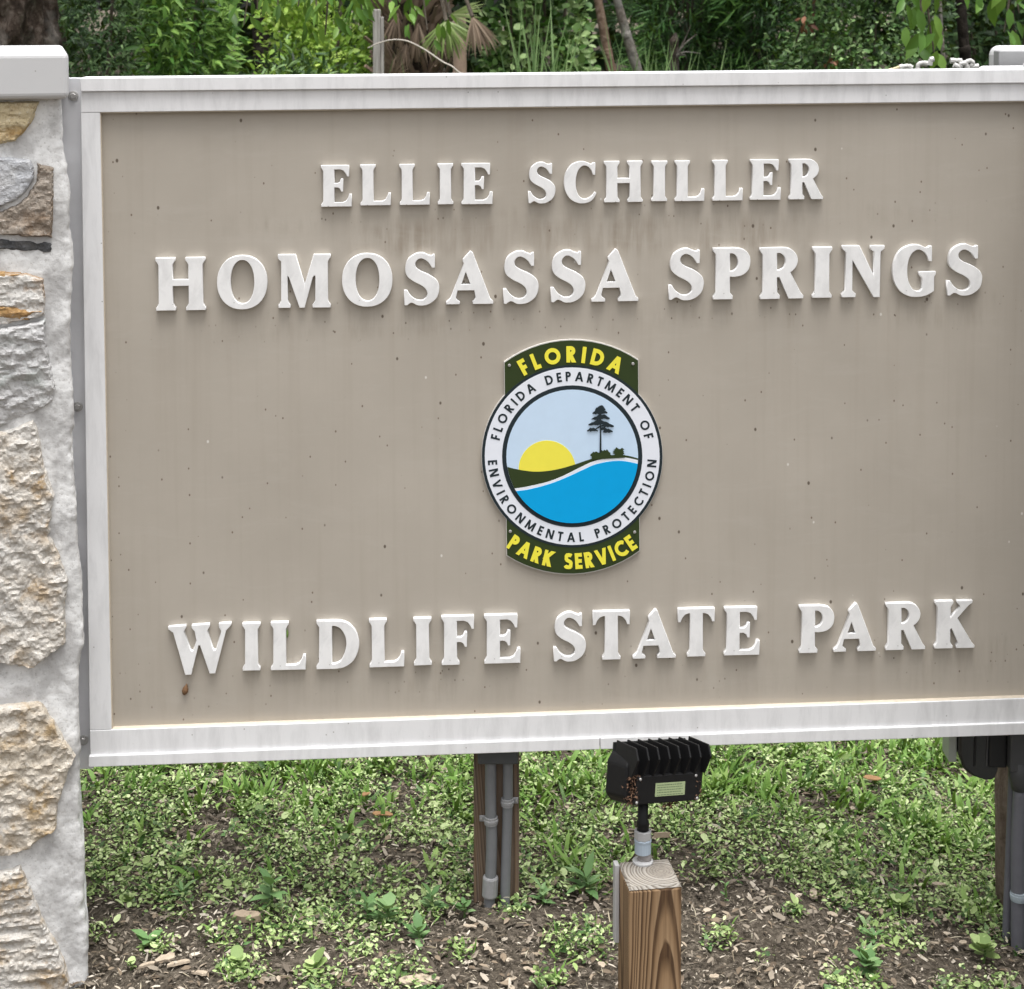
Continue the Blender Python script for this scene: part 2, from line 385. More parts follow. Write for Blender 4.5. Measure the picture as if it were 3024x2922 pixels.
# ================================================================== THE SETTING: ground
def gz(x, y):
    x = np.asarray(x, float); y = np.asarray(y, float)
    t = np.clip((x - 0.45) / 0.75, 0, 1); dip = -0.15 * t * t * (3 - 2 * t) * np.clip((9 - y) / 4, 0, 1)
    dip = dip - 0.07 * np.exp(-((x + 0.95) / 0.22) ** 2 - ((y - 3.05) / 0.30) ** 2)
    return dip + 0.006 * np.sin(x * 9.1 + y * 4.3) * np.sin(y * 7.7 - x * 3.1) + 0.004 * np.sin(x * 23 + 1.3) * np.sin(y * 19)
def grid(xs, ys, zf):
    X, Y = np.meshgrid(xs, ys); Z = zf(X, Y); V = np.stack([X, Y, Z], -1).reshape(-1, 3)
    nx, ny = len(xs), len(ys)
    Fc = [(j * nx + i, j * nx + i + 1, (j + 1) * nx + i + 1, (j + 1) * nx + i) for j in range(ny - 1) for i in range(nx - 1)]
    return V, Fc
xs = np.concatenate([-np.geomspace(260, 2.1, 14), np.arange(-2, 2.01, 0.025), np.geomspace(2.1, 260, 14)])
ys = np.concatenate([[-260, -90, -30, -10, -3, 0, 1.5, 2.2], np.arange(2.5, 5.51, 0.025), np.geomspace(5.6, 300, 16)])
def gzn(X, Y):
    Z = gz(X, Y)
    for i in np.ndindex(X.shape):
        if abs(X[i]) < 2 and 2.4 < Y[i] < 5.2: Z[i] += 0.016 * noise.noise((X[i] * 11, Y[i] * 11, 0)) + 0.006 * noise.noise((X[i] * 40, Y[i] * 40, 3))
    return Z
V, Fc = grid(xs, ys, gzn)
MAT_SOIL = m_soil()
tag(mesh_obj('ground', V, Fc, MAT_SOIL, smooth=True), kind='structure')

# ------------------------------------------------------------------ low ground cover, mulch
_bx = [200, 300, 500, 620, 900, 1000, 1300, 1420, 1560, 1800, 2030, 2250, 2500, 2800, 3100]
_by = [2690, 2650, 2690, 2680, 2740, 2790, 2710, 2655, 2660, 2640, 2600, 2600, 2640, 2610, 2640]
_patch = [(300, 2735, 50), (470, 2800, 55), (660, 2770, 75), (830, 2750, 120), (1120, 2720, 110), (1060, 2810, 60), (720, 2880, 90), (950, 2905, 90), (1720, 2790, 120), (1510, 2700, 60),
          (2345, 2690, 40), (2640, 2690, 100), (2570, 2775, 45), (2530, 2890, 110), (2850, 2800, 90), (2250, 2850, 30), (2950, 2760, 70), (1180, 2900, 110), (1620, 2905, 60), (2120, 2790, 60), (1350, 2830, 50), (2780, 2905, 60)]
def nz(x, y, s, seed=0.0): return np.array([noise.noise((a * s, b * s, seed)) for a, b in zip(x, y)])
def veg_density(x, y):
    P = np.stack([x, y, np.zeros_like(x)], 1); u, v = to_px(P)
    lim = np.interp(u, _bx, _by) + 38 * nz(x, y, 7, 2.0)
    d = np.clip((lim - v) / 60 + 0.5, 0, 1)
    n = nz(x, y, 5.5, 5.0) + 0.6 * nz(x, y, 13, 9.0)
    d = d * np.clip(0.88 + 1.9 * n, 0.06, 1)
    for a, b, r in _patch:
        q = np.hypot((u - a), (v - b) * 1.7) / r
        d = np.maximum(d, np.clip(1.5 - 1.3 * q, 0, 0.85))
    return d
def pts_in(n, x0, x1, y0, y1):
    return rng.uniform(x0, x1, n), rng.uniform(y0, y1, n)
def tilt_up(n, s):
    return nrm(np.stack([rng.normal(0, s, n), rng.normal(0, s, n), np.ones(n)], 1))
def horiz(n, lift=0.2, spread=0.25):
    a = rng.uniform(0, 2 * math.pi, n); return np.stack([np.cos(a), np.sin(a), rng.normal(lift, spread, n)], 1)

M_CREEP = leaf_mat('creeping_leaf', (0.035, 0.085, 0.018), (0.31, 0.425, 0.15), (0.62, 0.72, 0.38), 0.5, 0.15, 0.3)
M_BLADE = leaf_mat('grass_blade', (0.035, 0.09, 0.015), (0.165, 0.305, 0.06), (0.38, 0.53, 0.17), 0.5, 0.2, 0.3)
M_WEED = leaf_mat('weed_leaf', (0.05, 0.12, 0.04), (0.15, 0.275, 0.10), (0.32, 0.45, 0.22), 0.5, 0.15, 0.3)
M_CHIP = m_chip()

x, y = pts_in(165000, -1.35, 1.45, 2.75, 4.9)
k = rng.random(len(x)) < veg_density(x, y); x, y = x[k], y[k]; n = len(x)
h = 0.004 + 0.022 * rng.random(n) ** 1.4 + 0.012 * np.clip(nz(x, y, 9, 1.0), 0, 1)
tn = np.clip(0.47 + 0.30 * rng.normal(size=n) + 0.35 * nz(x, y, 8, 4.0), 0, 1)
big = rng.random(n) < 0.03
ln_ = np.where(big, rng.uniform(0.013, 0.021, n), rng.uniform(0.004, 0.0105, n)); P_ = np.stack([x, y, gz(x, y) + h], 1); H_ = horiz(n, 0.1, 0.35); U_ = tilt_up(n, 0.55); k = rng.random(n) < 0.45
tag(scatter('ground_cover', ROUND, P_[k], H_[k], U_[k], ln_[k], rng.uniform(0.8, 1.15, k.sum()), tn[k], M_CREEP), kind='stuff')
tag(scatter('ground_cover', OVAL, P_[~k], H_[~k], U_[~k], ln_[~k] * 1.45, rng.uniform(0.7, 1.1, (~k).sum()), tn[~k], M_CREEP), kind='stuff')

def tufts(name, cx, cy, per, lmin, lmax, mat, tmpl, spread, lift, width, tb):
    i = np.repeat(np.arange(len(cx)), per); n = len(i)
    a = rng.uniform(0, 2 * math.pi, n); el = rng.uniform(lift[0], lift[1], n)
    d = np.stack([np.cos(a) * np.cos(el), np.sin(a) * np.cos(el), np.sin(el)], 1)
    px_, py_ = cx[i] + np.cos(a) * spread * rng.random(n), cy[i] + np.sin(a) * spread * rng.random(n)
    base = tb + 0.16 * rng.normal(size=len(cx))
    up = np.stack([-np.cos(a) * np.sin(el), -np.sin(a) * np.sin(el), np.cos(el)], 1) + rng.normal(0, 0.3, (n, 3))
    return scatter(name, tmpl, np.stack([px_, py_, gz(px_, py_) - 0.002], 1), d, up, rng.uniform(lmin, lmax, n), rng.uniform(width[0], width[1], n), base[i] + 0.14 * rng.normal(size=n), mat)
def blade_density(x, y):
    u, v = to_px(np.stack([x, y, np.zeros_like(x)], 1))
    d = np.clip((2480 - v) / 170, 0, 1) * np.clip(0.75 + 0.9 * nz(x, y, 4, 7.0), 0.1, 1) + 0.08 * (v < 2650)
    d = np.maximum(d, 0.9 * np.clip(1.4 - np.hypot((u - 720) / 190, (v - 2330) / 70), 0, 1))
    d = np.maximum(d, 0.8 * np.clip(1.4 - np.hypot((u - 1720) / 130, (v - 2570) / 80), 0, 1))
    return d * (np.interp(u, _bx, _by) > v)
x, y = pts_in(7500, -1.6, 1.7, 3.0, 5.6); k = rng.random(len(x)) < blade_density(x, y) * 0.8
tag(tufts('grass', x[k], y[k], 8, 0.025, 0.065, M_BLADE, BLADE, 0.022, (0.35, 1.3), (0.9, 1.7), 0.47), kind='stuff')
x, y = pts_in(2600, -1.4, 1.5, 2.8, 4.8); k = rng.random(len(x)) < veg_density(x, y) * 0.65
tag(tufts('low_weeds', x[k], y[k], 6, 0.014, 0.034, M_WEED, OVAL, 0.006, (0.15, 0.9), (0.7, 1.1), 0.5), kind='stuff')
x, y = pts_in(42000, -1.35, 1.45, 2.8, 4.9); k = rng.random(len(x)) < veg_density(x, y) * np.clip(0.6 + 1.6 * nz(x, y, 6, 21.0), 0.1, 1); x, y = x[k], y[k]; n = len(x)
tag(scatter('fine_grass', BLADE, np.stack([x, y, gz(x, y) + 0.004], 1), horiz(n, 0.9, 0.6), tilt_up(n, 0.6), rng.uniform(0.010, 0.034, n), rng.uniform(0.6, 1.2, n), 0.5 + 0.25 * rng.normal(size=n), M_BLADE), kind='stuff')
M_LITTER = leaf_mat('flat_leaf_litter', (0.07, 0.05, 0.035), (0.24, 0.185, 0.13), (0.56, 0.48, 0.38), 0.8, 0.05)
x, y = pts_in(5200, -1.35, 1.45, 2.7, 4.5); n = len(x)
tag(scatter('leaf_litter', OVAL, np.stack([x, y, gz(x, y) + rng.uniform(0.006, 0.016, n)], 1), horiz(n, 0.0, 0.12), tilt_up(n, 0.28), rng.uniform(0.008, 0.026, n), rng.uniform(0.5, 1.2, n), np.clip(rng.beta(1.4, 1.8, n), 0, 1), M_LITTER), kind='stuff')
x, y = pts_in(5000, -1.35, 1.45, 2.8, 4.9); n = len(x)
tag(scatter('dry_stems', BLADE, np.stack([x, y, gz(x, y) + rng.uniform(0.004, 0.03, n)], 1), horiz(n, 0.15, 0.3), tilt_up(n, 0.6), rng.uniform(0.010, 0.030, n), rng.uniform(0.3, 0.7, n), rng.beta(1.3, 1.3, n), leaf_mat('dry_straw', (0.10, 0.075, 0.05), (0.30, 0.25, 0.17), (0.55, 0.50, 0.38), 0.7, 0.1)), kind='stuff')
x, y = pts_in(9000, -7, 7, 4.7, 9.0)
tag(tufts('far_grass', x, y, 5, 0.05, 0.12, M_BLADE, BLADE, 0.03, (0.3, 1.3), (1.2, 2.2), 0.4), kind='stuff')
x, y = pts_in(85000, -1.35, 1.45, 2.7, 4.5); n = len(x)
tag(scatter('mulch', CHIP, np.stack([x, y, gz(x, y) + rng.uniform(0.001, 0.014, n)], 1), horiz(n, 0.05, 0.25), tilt_up(n, 0.5), rng.uniform(0.004, 0.015, n) * (0.6 + 1.6 * rng.random(n) ** 5), rng.uniform(0.35, 1.1, n),
            np.clip(np.where(rng.random(n) < 0.16, rng.uniform(0.62, 1.0, n), rng.beta(1.5, 3.0, n)) + 0.15 * nz(x, y, 6, 11.0), 0, 1), M_CHIP), kind='stuff')

# ================================================================== THE WOODS BEHIND
def tint_tree(n, base, s=0.2): return np.clip(base + s * rng.normal(size=n), 0, 1)
def blob_points(n, c, r, clumps, tight=0.16):
    """leaf positions clumped inside an ellipsoid"""
    q = nrm(rng.normal(size=(clumps, 3))) * (rng.uniform(0.25, 1.0, (clumps, 1)) ** 0.6)
    i = rng.integers(0, clumps, n)
    p = q[i] + rng.normal(0, tight, (n, 3))
    return np.asarray(c) + p * np.asarray(r), np.asarray(c) + q * np.asarray(r), nrm(p), i
def bush(name, label, cat, c, r, n, tmpl, ln, wd, mat, base, clumps=60, tight=0.15, droop=0.0, group=None, foot=None, bark=None, part='foliage', stemr=0.02):
    root = empty(name, (c[0], c[1] if foot is None else foot[1], 0)); tag(root, label, cat, group)
    p, q, out, ci = blob_points(n, c, r, clumps, tight)
    d = out * 0.7 + rng.normal(0, 0.55, (n, 3)); d[:, 2] += -droop
    u = np.stack([rng.normal(0, 0.5, n), rng.normal(-0.35, 0.5, n), np.ones(n)], 1)
    ct = 0.20 * rng.normal(size=clumps)
    o = scatter(part, tmpl, p - np.array(root.location), d, u, rng.uniform(ln[0], ln[1], n), rng.uniform(wd[0], wd[1], n), base - 0.03 + ct[ci] + 0.25 * rng.normal(size=n), mat, root)
    o['kind'] = 'stuff'
    bm = bmesh.new(); ft = Vector((c[0], c[1], 0)) if foot is None else Vector(foot)
    for j in range(min(14, clumps)):
        e = Vector(q[j]); m = ft.lerp(e, 0.5) + Vector((random.uniform(-.1, .1), random.uniform(-.1, .1), 0.1))
        pts = [p_ - Vector(root.location) for p_ in (ft + Vector((random.uniform(-.08, .08), random.uniform(-.08, .08), -0.05)), m, e)]
        tube_bm(smooth_path(pts, 3), [stemr * (1 - 0.75 * t / 6) for t in range(7)], 5, bm)
    bm_obj('stem', bm, bark or M_TWIG, root)
    return root

M_TWIG = m_bark('twig_bark', (0.05, 0.04, 0.03), (0.12, 0.10, 0.08), (0.2, 0.17, 0.14))
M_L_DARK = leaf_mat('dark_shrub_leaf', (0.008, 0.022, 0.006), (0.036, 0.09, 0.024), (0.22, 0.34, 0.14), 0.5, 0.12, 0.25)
M_L_MID = leaf_mat('green_shrub_leaf', (0.01, 0.032, 0.005), (0.06, 0.16, 0.022), (0.26, 0.43, 0.10), 0.5, 0.18, 0.25)
M_L_LIME = leaf_mat('lime_shrub_leaf', (0.06, 0.13, 0.012), (0.25, 0.43, 0.055), (0.52, 0.68, 0.15), 0.5, 0.25)
M_L_SMALL = leaf_mat('glossy_small_leaf', (0.01, 0.03, 0.006), (0.06, 0.14, 0.03), (0.32, 0.46, 0.20), 0.45, 0.12, 0.3)
M_L_VINE = leaf_mat('vine_leaf', (0.012, 0.04, 0.008), (0.09, 0.21, 0.04), (0.40, 0.54, 0.24), 0.45, 0.15, 0.3)
M_L_CEDAR = leaf_mat('cedar_spray', (0.006, 0.02, 0.004), (0.032, 0.105, 0.018), (0.13, 0.28, 0.055), 0.6, 0.1)
M_L_HANG = leaf_mat('hanging_leaf', (0.035, 0.09, 0.012), (0.085, 0.19, 0.028), (0.20, 0.34, 0.06), 0.4, 0.28)
M_L_REED = leaf_mat('reed_blade', (0.04, 0.085, 0.025), (0.10, 0.18, 0.055), (0.24, 0.34, 0.14), 0.45, 0.15)
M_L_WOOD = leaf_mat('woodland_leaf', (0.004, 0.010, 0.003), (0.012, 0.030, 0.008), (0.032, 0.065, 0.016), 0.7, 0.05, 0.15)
M_DEAD = leaf_mat('dead_frond', (0.07, 0.05, 0.035), (0.19, 0.135, 0.095), (0.36, 0.28, 0.21), 0.8, 0.05)
M_OLIVE = leaf_mat('palm_frond', (0.10, 0.16, 0.04), (0.24, 0.34, 0.10), (0.45, 0.52, 0.24), 0.4, 0.2)

def XY(px, Y): return (px - PX) / F * Y
V, Fc = grid(np.linspace(-60, 60, 61), np.linspace(7.5, 90, 60), lambda X, Y: 0.03 + 0.0 * X + 0.03 * np.sin(X * 2.1) * np.sin(Y * 1.7))
tag(mesh_obj('forest_floor', V, Fc, m_bark('leaf_litter', (0.010, 0.008, 0.005), (0.028, 0.021, 0.014), (0.06, 0.046, 0.03), (8, 8, 8)), smooth=True), kind='structure')
# the far wood that closes the view: one mass nobody could count
n = 26000
p = np.stack([rng.uniform(-13, 13, n), rng.uniform(15.0, 20.0, n), rng.uniform(0, 1, n) ** 0.8 * 6.5], 1)
p[:, 1] += 1.2 * np.sin(p[:, 0] * 1.3)
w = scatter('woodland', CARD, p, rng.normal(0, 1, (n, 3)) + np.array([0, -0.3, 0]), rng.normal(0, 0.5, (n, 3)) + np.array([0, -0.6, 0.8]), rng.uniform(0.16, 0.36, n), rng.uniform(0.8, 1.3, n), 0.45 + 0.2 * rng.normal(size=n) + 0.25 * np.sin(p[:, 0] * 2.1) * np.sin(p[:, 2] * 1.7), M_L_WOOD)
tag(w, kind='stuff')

def YB(px0, px1, Y): return ((XY(px0, Y) + XY(px1, Y)) / 2, (XY(px1, Y) - XY(px0, Y)) / 2)
def shrub(name, label, cat, px0, px1, Y, z0, z1, ry, n, *a, **k):
    cx, rx = YB(px0, px1, Y)
    return bush(name, label, cat, (cx, Y, (z0 + z1) / 2), (rx, ry, (z1 - z0) / 2), n, *a, **k)
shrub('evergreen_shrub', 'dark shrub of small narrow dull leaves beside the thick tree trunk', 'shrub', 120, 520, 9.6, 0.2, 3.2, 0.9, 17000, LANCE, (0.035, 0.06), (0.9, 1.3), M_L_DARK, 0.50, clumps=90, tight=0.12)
shrub('willow_shrub', 'mid green shrub with long slender pointed leaves above the sign', 'shrub', 420, 680, 8.6, 0.1, 2.7, 0.7, 9500, LANCE, (0.05, 0.085), (0.8, 1.15), M_L_MID, 0.52, clumps=70, tight=0.13, droop=0.1)
shrub('lime_shrub', 'bright yellow green shrub behind the grey wooden post', 'shrub', 775, 1180, 11.0, 0.1, 2.25, 0.7, 14000, OVAL, (0.03, 0.06), (0.9, 1.3), M_L_LIME, 0.55, clumps=95, tight=0.11)  # leaves coloured brighter than the neighbouring shrubs
shrub('low_fern_shrub', 'low dark green shrub at the foot of the yellow green one', 'shrub', 640, 1080, 9.8, 0.0, 1.52, 0.5, 5200, LANCE, (0.05, 0.09), (0.7, 1.0), M_L_DARK, 0.62, clumps=60, tight=0.16)
shrub('climbing_vine', 'tangle of broad heart shaped vine leaves to the right of the palm', 'vine', 1400, 1770, 10.5, 0.1, 3.0, 0.7, 9500, ROUND, (0.032, 0.068), (0.85, 1.1), M_L_VINE, 0.54, clumps=95, tight=0.11)
shrub('cedar_tree', 'dark feathery cedar behind the two leaning trunks', 'tree', 1820, 2190, 12.5, 0.1, 4.2, 1.1, 22000, NEEDLE, (0.07, 0.15), (1.0, 1.8), M_L_CEDAR, 0.5, clumps=190, tight=0.075, part='crown')
shrub('cedar_tree', 'dark feathery cedar left of the small leaved bush', 'tree', 2110, 2460, 11.8, 0.1, 3.6, 0.9, 18000, NEEDLE, (0.07, 0.15), (1.0, 1.8), M_L_CEDAR, 0.46, clumps=170, tight=0.08, part='crown')
shrub('small_leaved_bush', 'bush of tiny glossy leaves with a few rusty dead ones', 'bush', 2290, 2740, 10.0, 0.1, 3.0, 0.8, 15000, OVAL, (0.026, 0.048), (0.9, 1.3), M_L_SMALL, 0.50, clumps=110, tight=0.11)
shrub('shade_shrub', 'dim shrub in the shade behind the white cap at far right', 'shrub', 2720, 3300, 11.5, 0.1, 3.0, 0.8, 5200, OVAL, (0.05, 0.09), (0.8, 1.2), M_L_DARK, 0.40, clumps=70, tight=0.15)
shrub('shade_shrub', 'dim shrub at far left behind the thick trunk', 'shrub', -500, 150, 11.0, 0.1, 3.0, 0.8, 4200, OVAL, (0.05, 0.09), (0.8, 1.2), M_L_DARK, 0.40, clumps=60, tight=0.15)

# rusty dead leaves caught in the bush
M_RUST = leaf_mat('rusty_leaf', (0.06, 0.022, 0.012), (0.13, 0.05, 0.024), (0.24, 0.11, 0.06), 0.7, 0.05)
for (px_, py_, m_) in ((2380, 60, 16), (2455, 185, 9)):
    c = np.array(on_y(px_, py_, 9.15)); p = c + rng.normal(0, 0.035, (m_, 3)) * np.array([0.7, 0.6, 1.2])
    rt = empty('dead_twig', tuple(c)); tag(rt, 'rusty brown dead leaves hanging in the small leaved bush' if py_ < 100 else 'small rusty dead leaves low in the small leaved bush', 'twig')
    scatter('foliage', OVAL, p - c, rng.normal(0, 1, (m_, 3)) + np.array([0, 0, -1.2]), rng.normal(0, 1, (m_, 3)) + np.array([0, -1, 0]), rng.uniform(0.03, 0.055, m_), rng.uniform(0.7, 1.1, m_), rng.random(m_), M_RUST, rt)
    bm_obj('stem', tube_bm([(0, 0.3, -0.12), (0, 0.05, 0.02), (0.01, 0, 0.1)], [0.006, 0.004, 0.002], 5), M_TWIG, rt)

# thick trunk at far left, its limb hangs leaves over the top of the view
M_BARK_BIG = m_bark('rough_grey_bark', (0.010, 0.007, 0.005), (0.042, 0.030, 0.023), (0.14, 0.115, 0.098), (22, 22, 13), 0.16)
def trunk_mesh(name, base, rad, height, lean, mat, parent, amp=0.02, nseg=64, nz_=110):
    V, Fc = [], []
    for j in range(nz_):
        z = height * j / (nz_ - 1)
        for i in range(nseg):
            a = 2 * math.pi * i / nseg
            r = rad * (1 + 0.5 * math.exp(-z / 0.25)) * (1 - 0.06 * z)
            q = (math.cos(a) * rad * 22, math.sin(a) * rad * 22, z * 9)
            nn = noise.noise(q) + 0.6 * abs(noise.noise((q[0] * 2.4, q[1] * 2.4, q[2] * 2.0)))
            r += amp * nn
            V.append((base[0] + lean[0] * z + r * math.cos(a), base[1] + lean[1] * z + r * math.sin(a), z - 0.05))
    for j in range(nz_ - 1):
        for i in range(nseg): Fc.append((j * nseg + i, j * nseg + (i + 1) % nseg, (j + 1) * nseg + (i + 1) % nseg, (j + 1) * nseg + i))
    return mesh_obj(name, V, Fc, mat, parent, smooth=True)
LEAF_ME = bpy.data.meshes.new('leaf')
def one_leaf_mesh(name, tmpl, mat, tint):
    me = bpy.data.meshes.new(name); me.from_pydata([tuple(v) for v in tmpl[0]], [], tmpl[1]); me.update()
    at = me.attributes.new('tint', 'FLOAT', 'POINT'); at.data.foreach_set('value', np.full(len(tmpl[0]), tint, np.float32))
    me.polygons.foreach_set('use_smooth', [True] * len(me.polygons)); me.materials.append(mat); return me
def frame(pos, d, up, L, W):
    d = Vector(d).normalized(); x = d.cross(Vector(up)).normalized(); z = x.cross(d)
    m = Matrix((x * L * W, d * L, z * L)).transposed().to_4x4(); m.translation = pos; return m
HANG = [one_leaf_mesh('leaf', OVAL, M_L_HANG, t) for t in (0.15, 0.35, 0.5, 0.65, 0.85)]
def hang_cluster(root, limb_pt, px_, py0, py1, Y, n_, spread, bm, size=(0.05, 0.085), wid=0.68):
    """a drooping twig with large leaves"""
    top = Vector(limb_pt); end = on_y(px_, py1, Y); mid = on_y(px_ + random.uniform(-25, 25), py0, Y)
    pts = smooth_path([top, mid, end], 5); o = Vector(root.location)
    tube_bm([p - o for p in pts], [0.008 * (1 - 0.8 * i / len(pts)) for i in range(len(pts))], 5, bm)
    for i in range(n_):
        t = random.uniform(0.30, 1.0); p = pts[min(int(t * (len(pts) - 1)), len(pts) - 1)] + Vector((random.gauss(0, spread), random.gauss(0, spread), random.gauss(0, 0.03)))
        d = (random.gauss(0, 0.45), random.gauss(-0.2, 0.4), -1.0 + random.gauss(0, 0.25))
        lf = link('leaf', random.choice(HANG), root)
        lf.matrix_world = frame(p, d, (random.gauss(0, 0.6), -1, random.uniform(0, 0.6)), random.uniform(*size), wid * random.uniform(0.85, 1.15))
tx = XY(-25, 6.6)
tree = empty('oak_tree', (tx, 6.6, 0)); tag(tree, 'thick grey brown tree trunk rising behind the stone pillar with leaves hanging to its right', 'tree')
trunk_mesh('trunk', (0, 0), 0.255, 4.6, (0.0, 0.0), M_BARK_BIG, tree, 0.045, 110, 200)
bm = bmesh.new()
lp = smooth_path([(tx, 6.6, 2.6), (tx + 0.7, 6.45, 2.45), (-0.9, 6.3, 2.42), (-0.1, 6.2, 2.3)], 6)
tube_bm([p - tree.location for p in lp], [0.06 * (1 - 0.75 * i / len(lp)) for i in range(len(lp))], 8, bm)
bpy.context.view_layer.update()
for (px_, y0, y1, nn) in ((600, -140, 10, 5), (720, -120, 75, 8), (760, -150, 30, 6), (935, -110, 60, 9), (960, -120, 105, 8), (880, -140, 20, 6), (1000, -120, 40, 6), (1150, -140, 25, 7), (1215, -100, 55, 8), (1262, -90, 90, 8), (1310, -150, 25, 6), (1070, -140, 30, 5), (820, -150, 15, 5)):
    a = min(lp, key=lambda q: abs(q.x - XY(px_, q.y)))
    hang_cluster(tree, a, px_, y0, y1, 6.1 + random.uniform(-.3, .5), nn * 2 + 4, 0.055, bm)
bm_obj('limb', bm, M_TWIG, tree)
n = 2600; p, q, o_, ci = blob_points(n, (-0.9, 0.6, 5.0), (1.6, 1.4, 1.0), 50, 0.16)
cr = scatter('crown', OVAL, p, rng.normal(0, 1, (n, 3)), rng.normal(0, 0.5, (n, 3)) + np.array([0, 0, 1]), rng.uniform(0.09, 0.14, n), rng.uniform(0.9, 1.2, n), 0.45 + 0.2 * rng.normal(size=n), M_L_HANG, tree); cr['kind'] = 'stuff'

tx = XY(3560, 6.2)
tree = empty('young_tree', (tx, 6.2, 0)); tag(tree, 'tree at far right whose fresh green leaves droop above the white cap', 'tree')
bpy.context.view_layer.update()
trunk_mesh('trunk', (0, 0), 0.09, 3.4, (-0.04, 0.0), M_BARK_BIG, tree, 0.012, 20, 40)
bm = bmesh.new()
lp = smooth_path([(tx - 0.09, 6.2, 2.5), (2.1, 6.1, 2.35), (1.75, 6.0, 2.25), (1.35, 5.9, 2.12)], 6)
tube_bm([p_ - tree.location for p_ in lp], [0.035 * (1 - 0.75 * i / len(lp)) for i in range(len(lp))], 8, bm)
for (px_, y0, y1, nn) in ((2725, -60, 120, 14), (2760, -20, 165, 15), (2715, -20, 140, 9), (2940, -120, 60, 12), (2965, -100, 95, 11), (3010, -120, 40, 9), (2895, -120, 10, 8), (3060, -120, 70, 10), (2800, -140, -20, 6)):
    a = min(lp, key=lambda q: abs(q.x - XY(px_, q.y)))
    hang_cluster(tree, a, px_, y0, y1, 5.8 + random.uniform(-.2, .2), nn, 0.035, bm, (0.065, 0.10), 0.9)
bm_obj('limb', bm, M_TWIG, tree)

# two leaning slim trunks, bare snag and grey stems
M_BARK_RED = m_bark('red_brown_bark', (0.07, 0.045, 0.032), (0.17, 0.115, 0.082), (0.30, 0.235, 0.185), (16, 16, 22))
M_BARK_GREY = m_bark('grey_bark', (0.06, 0.05, 0.042), (0.15, 0.13, 0.11), (0.28, 0.25, 0.22), (16, 16, 22), 0.4)
M_BARK_DIM = m_bark('shade_dark_bark', (0.006, 0.005, 0.004), (0.02, 0.016, 0.013), (0.05, 0.042, 0.035), (16, 16, 22))  # bark coloured near black, standing in for shade in the dark gaps
def slim_tree(label, p_top, p_low, Y, wpx, mat, name='slim_tree', group=None):
    a, b = on_y(*p_top, Y), on_y(*p_low, Y); d = (a - b) / (a.z - b.z)
    ft = b + d * (-0.05 - b.z); root = empty(name, (ft.x, ft.y, 0)); tag(root, label, 'tree', group)
    r = wpx / F * Y / 2; o = Vector((ft.x, ft.y, 0)); top = a + d * 2.6
    pts = smooth_path([ft - o, ft.lerp(b, 0.6) - o + Vector((0.02, 0, 0)), b - o, a - o, top - o], 8)
    bmt = tube_bm(pts, [r * (1.1 - 0.45 * i / len(pts)) * (1 + 0.06 * math.sin(i * 2.3)) for i in range(len(pts))], 12)
    bm_obj('trunk', bmt, mat, root, True)
    n_ = 700; p, q, _, ci = blob_points(n_, tuple(top - o), (0.9, 0.8, 0.9), 22, 0.15)
    c_ = scatter('crown', OVAL, p, rng.normal(0, 1, (n_, 3)), rng.normal(0, 0.5, (n_, 3)) + np.array([0, 0, 1]), rng.uniform(0.08, 0.13, n_), rng.uniform(0.9, 1.2, n_), 0.45 + 0.2 * rng.normal(size=n_), M_L_MID, root); c_['kind'] = 'stuff'
slim_tree('slim red brown trunk leaning left, between vine and cedar', (1766, 0), (1797, 170), 9.7, 34, M_BARK_RED)
slim_tree('pale slim trunk leaning left just right of the red brown one', (1822, 0), (1852, 110), 10.1, 34, M_BARK_GREY)
slim_tree('dim grey trunk in the shade above the white pipe scraps', (2775, 0), (2782, 130), 9.6, 15, M_BARK_GREY)
slim_tree('dark thicker trunk in shade left of the white cap', (2835, 0), (2850, 160), 10.6, 40, M_BARK_DIM)
slim_tree('trunk darkened as the shaded gap behind the yellow green shrub and hanging leaves', (765, 0), (775, 190), 13.2, 60, M_BARK_DIM)
b = on_y(1990, 150, 10.6)
sn = empty('dead_snag', (b.x, b.y, 0)); tag(sn, 'short broken dead stump with bare twigs between the cedars', 'tree stump')
bm_obj('trunk', tube_bm([(0, 0, -0.05), (0, 0, b.z * 0.7), (0.0, 0, b.z + 0.06), (0.01, 0, b.z + 0.11)], [0.05, 0.04, 0.03, 0.008], 9), M_BARK_BIG, sn)
bm = bmesh.new()
for e in ((0.14, 0.0, 0.10), (0.10, -.05, 0.16), (0.17, 0.05, -0.02), (0.08, 0, -0.06)):
    tube_bm(smooth_path([(0.01, -0.02, b.z - 0.04), (0.06, -0.04, b.z + e[2] * 0.4), (e[0], e[1], b.z + e[2])], 4), [0.007 * (1 - 0.09 * i) for i in range(9)], 5, bm)
bm_obj('twig', bm, M_BARK_GREY, sn)

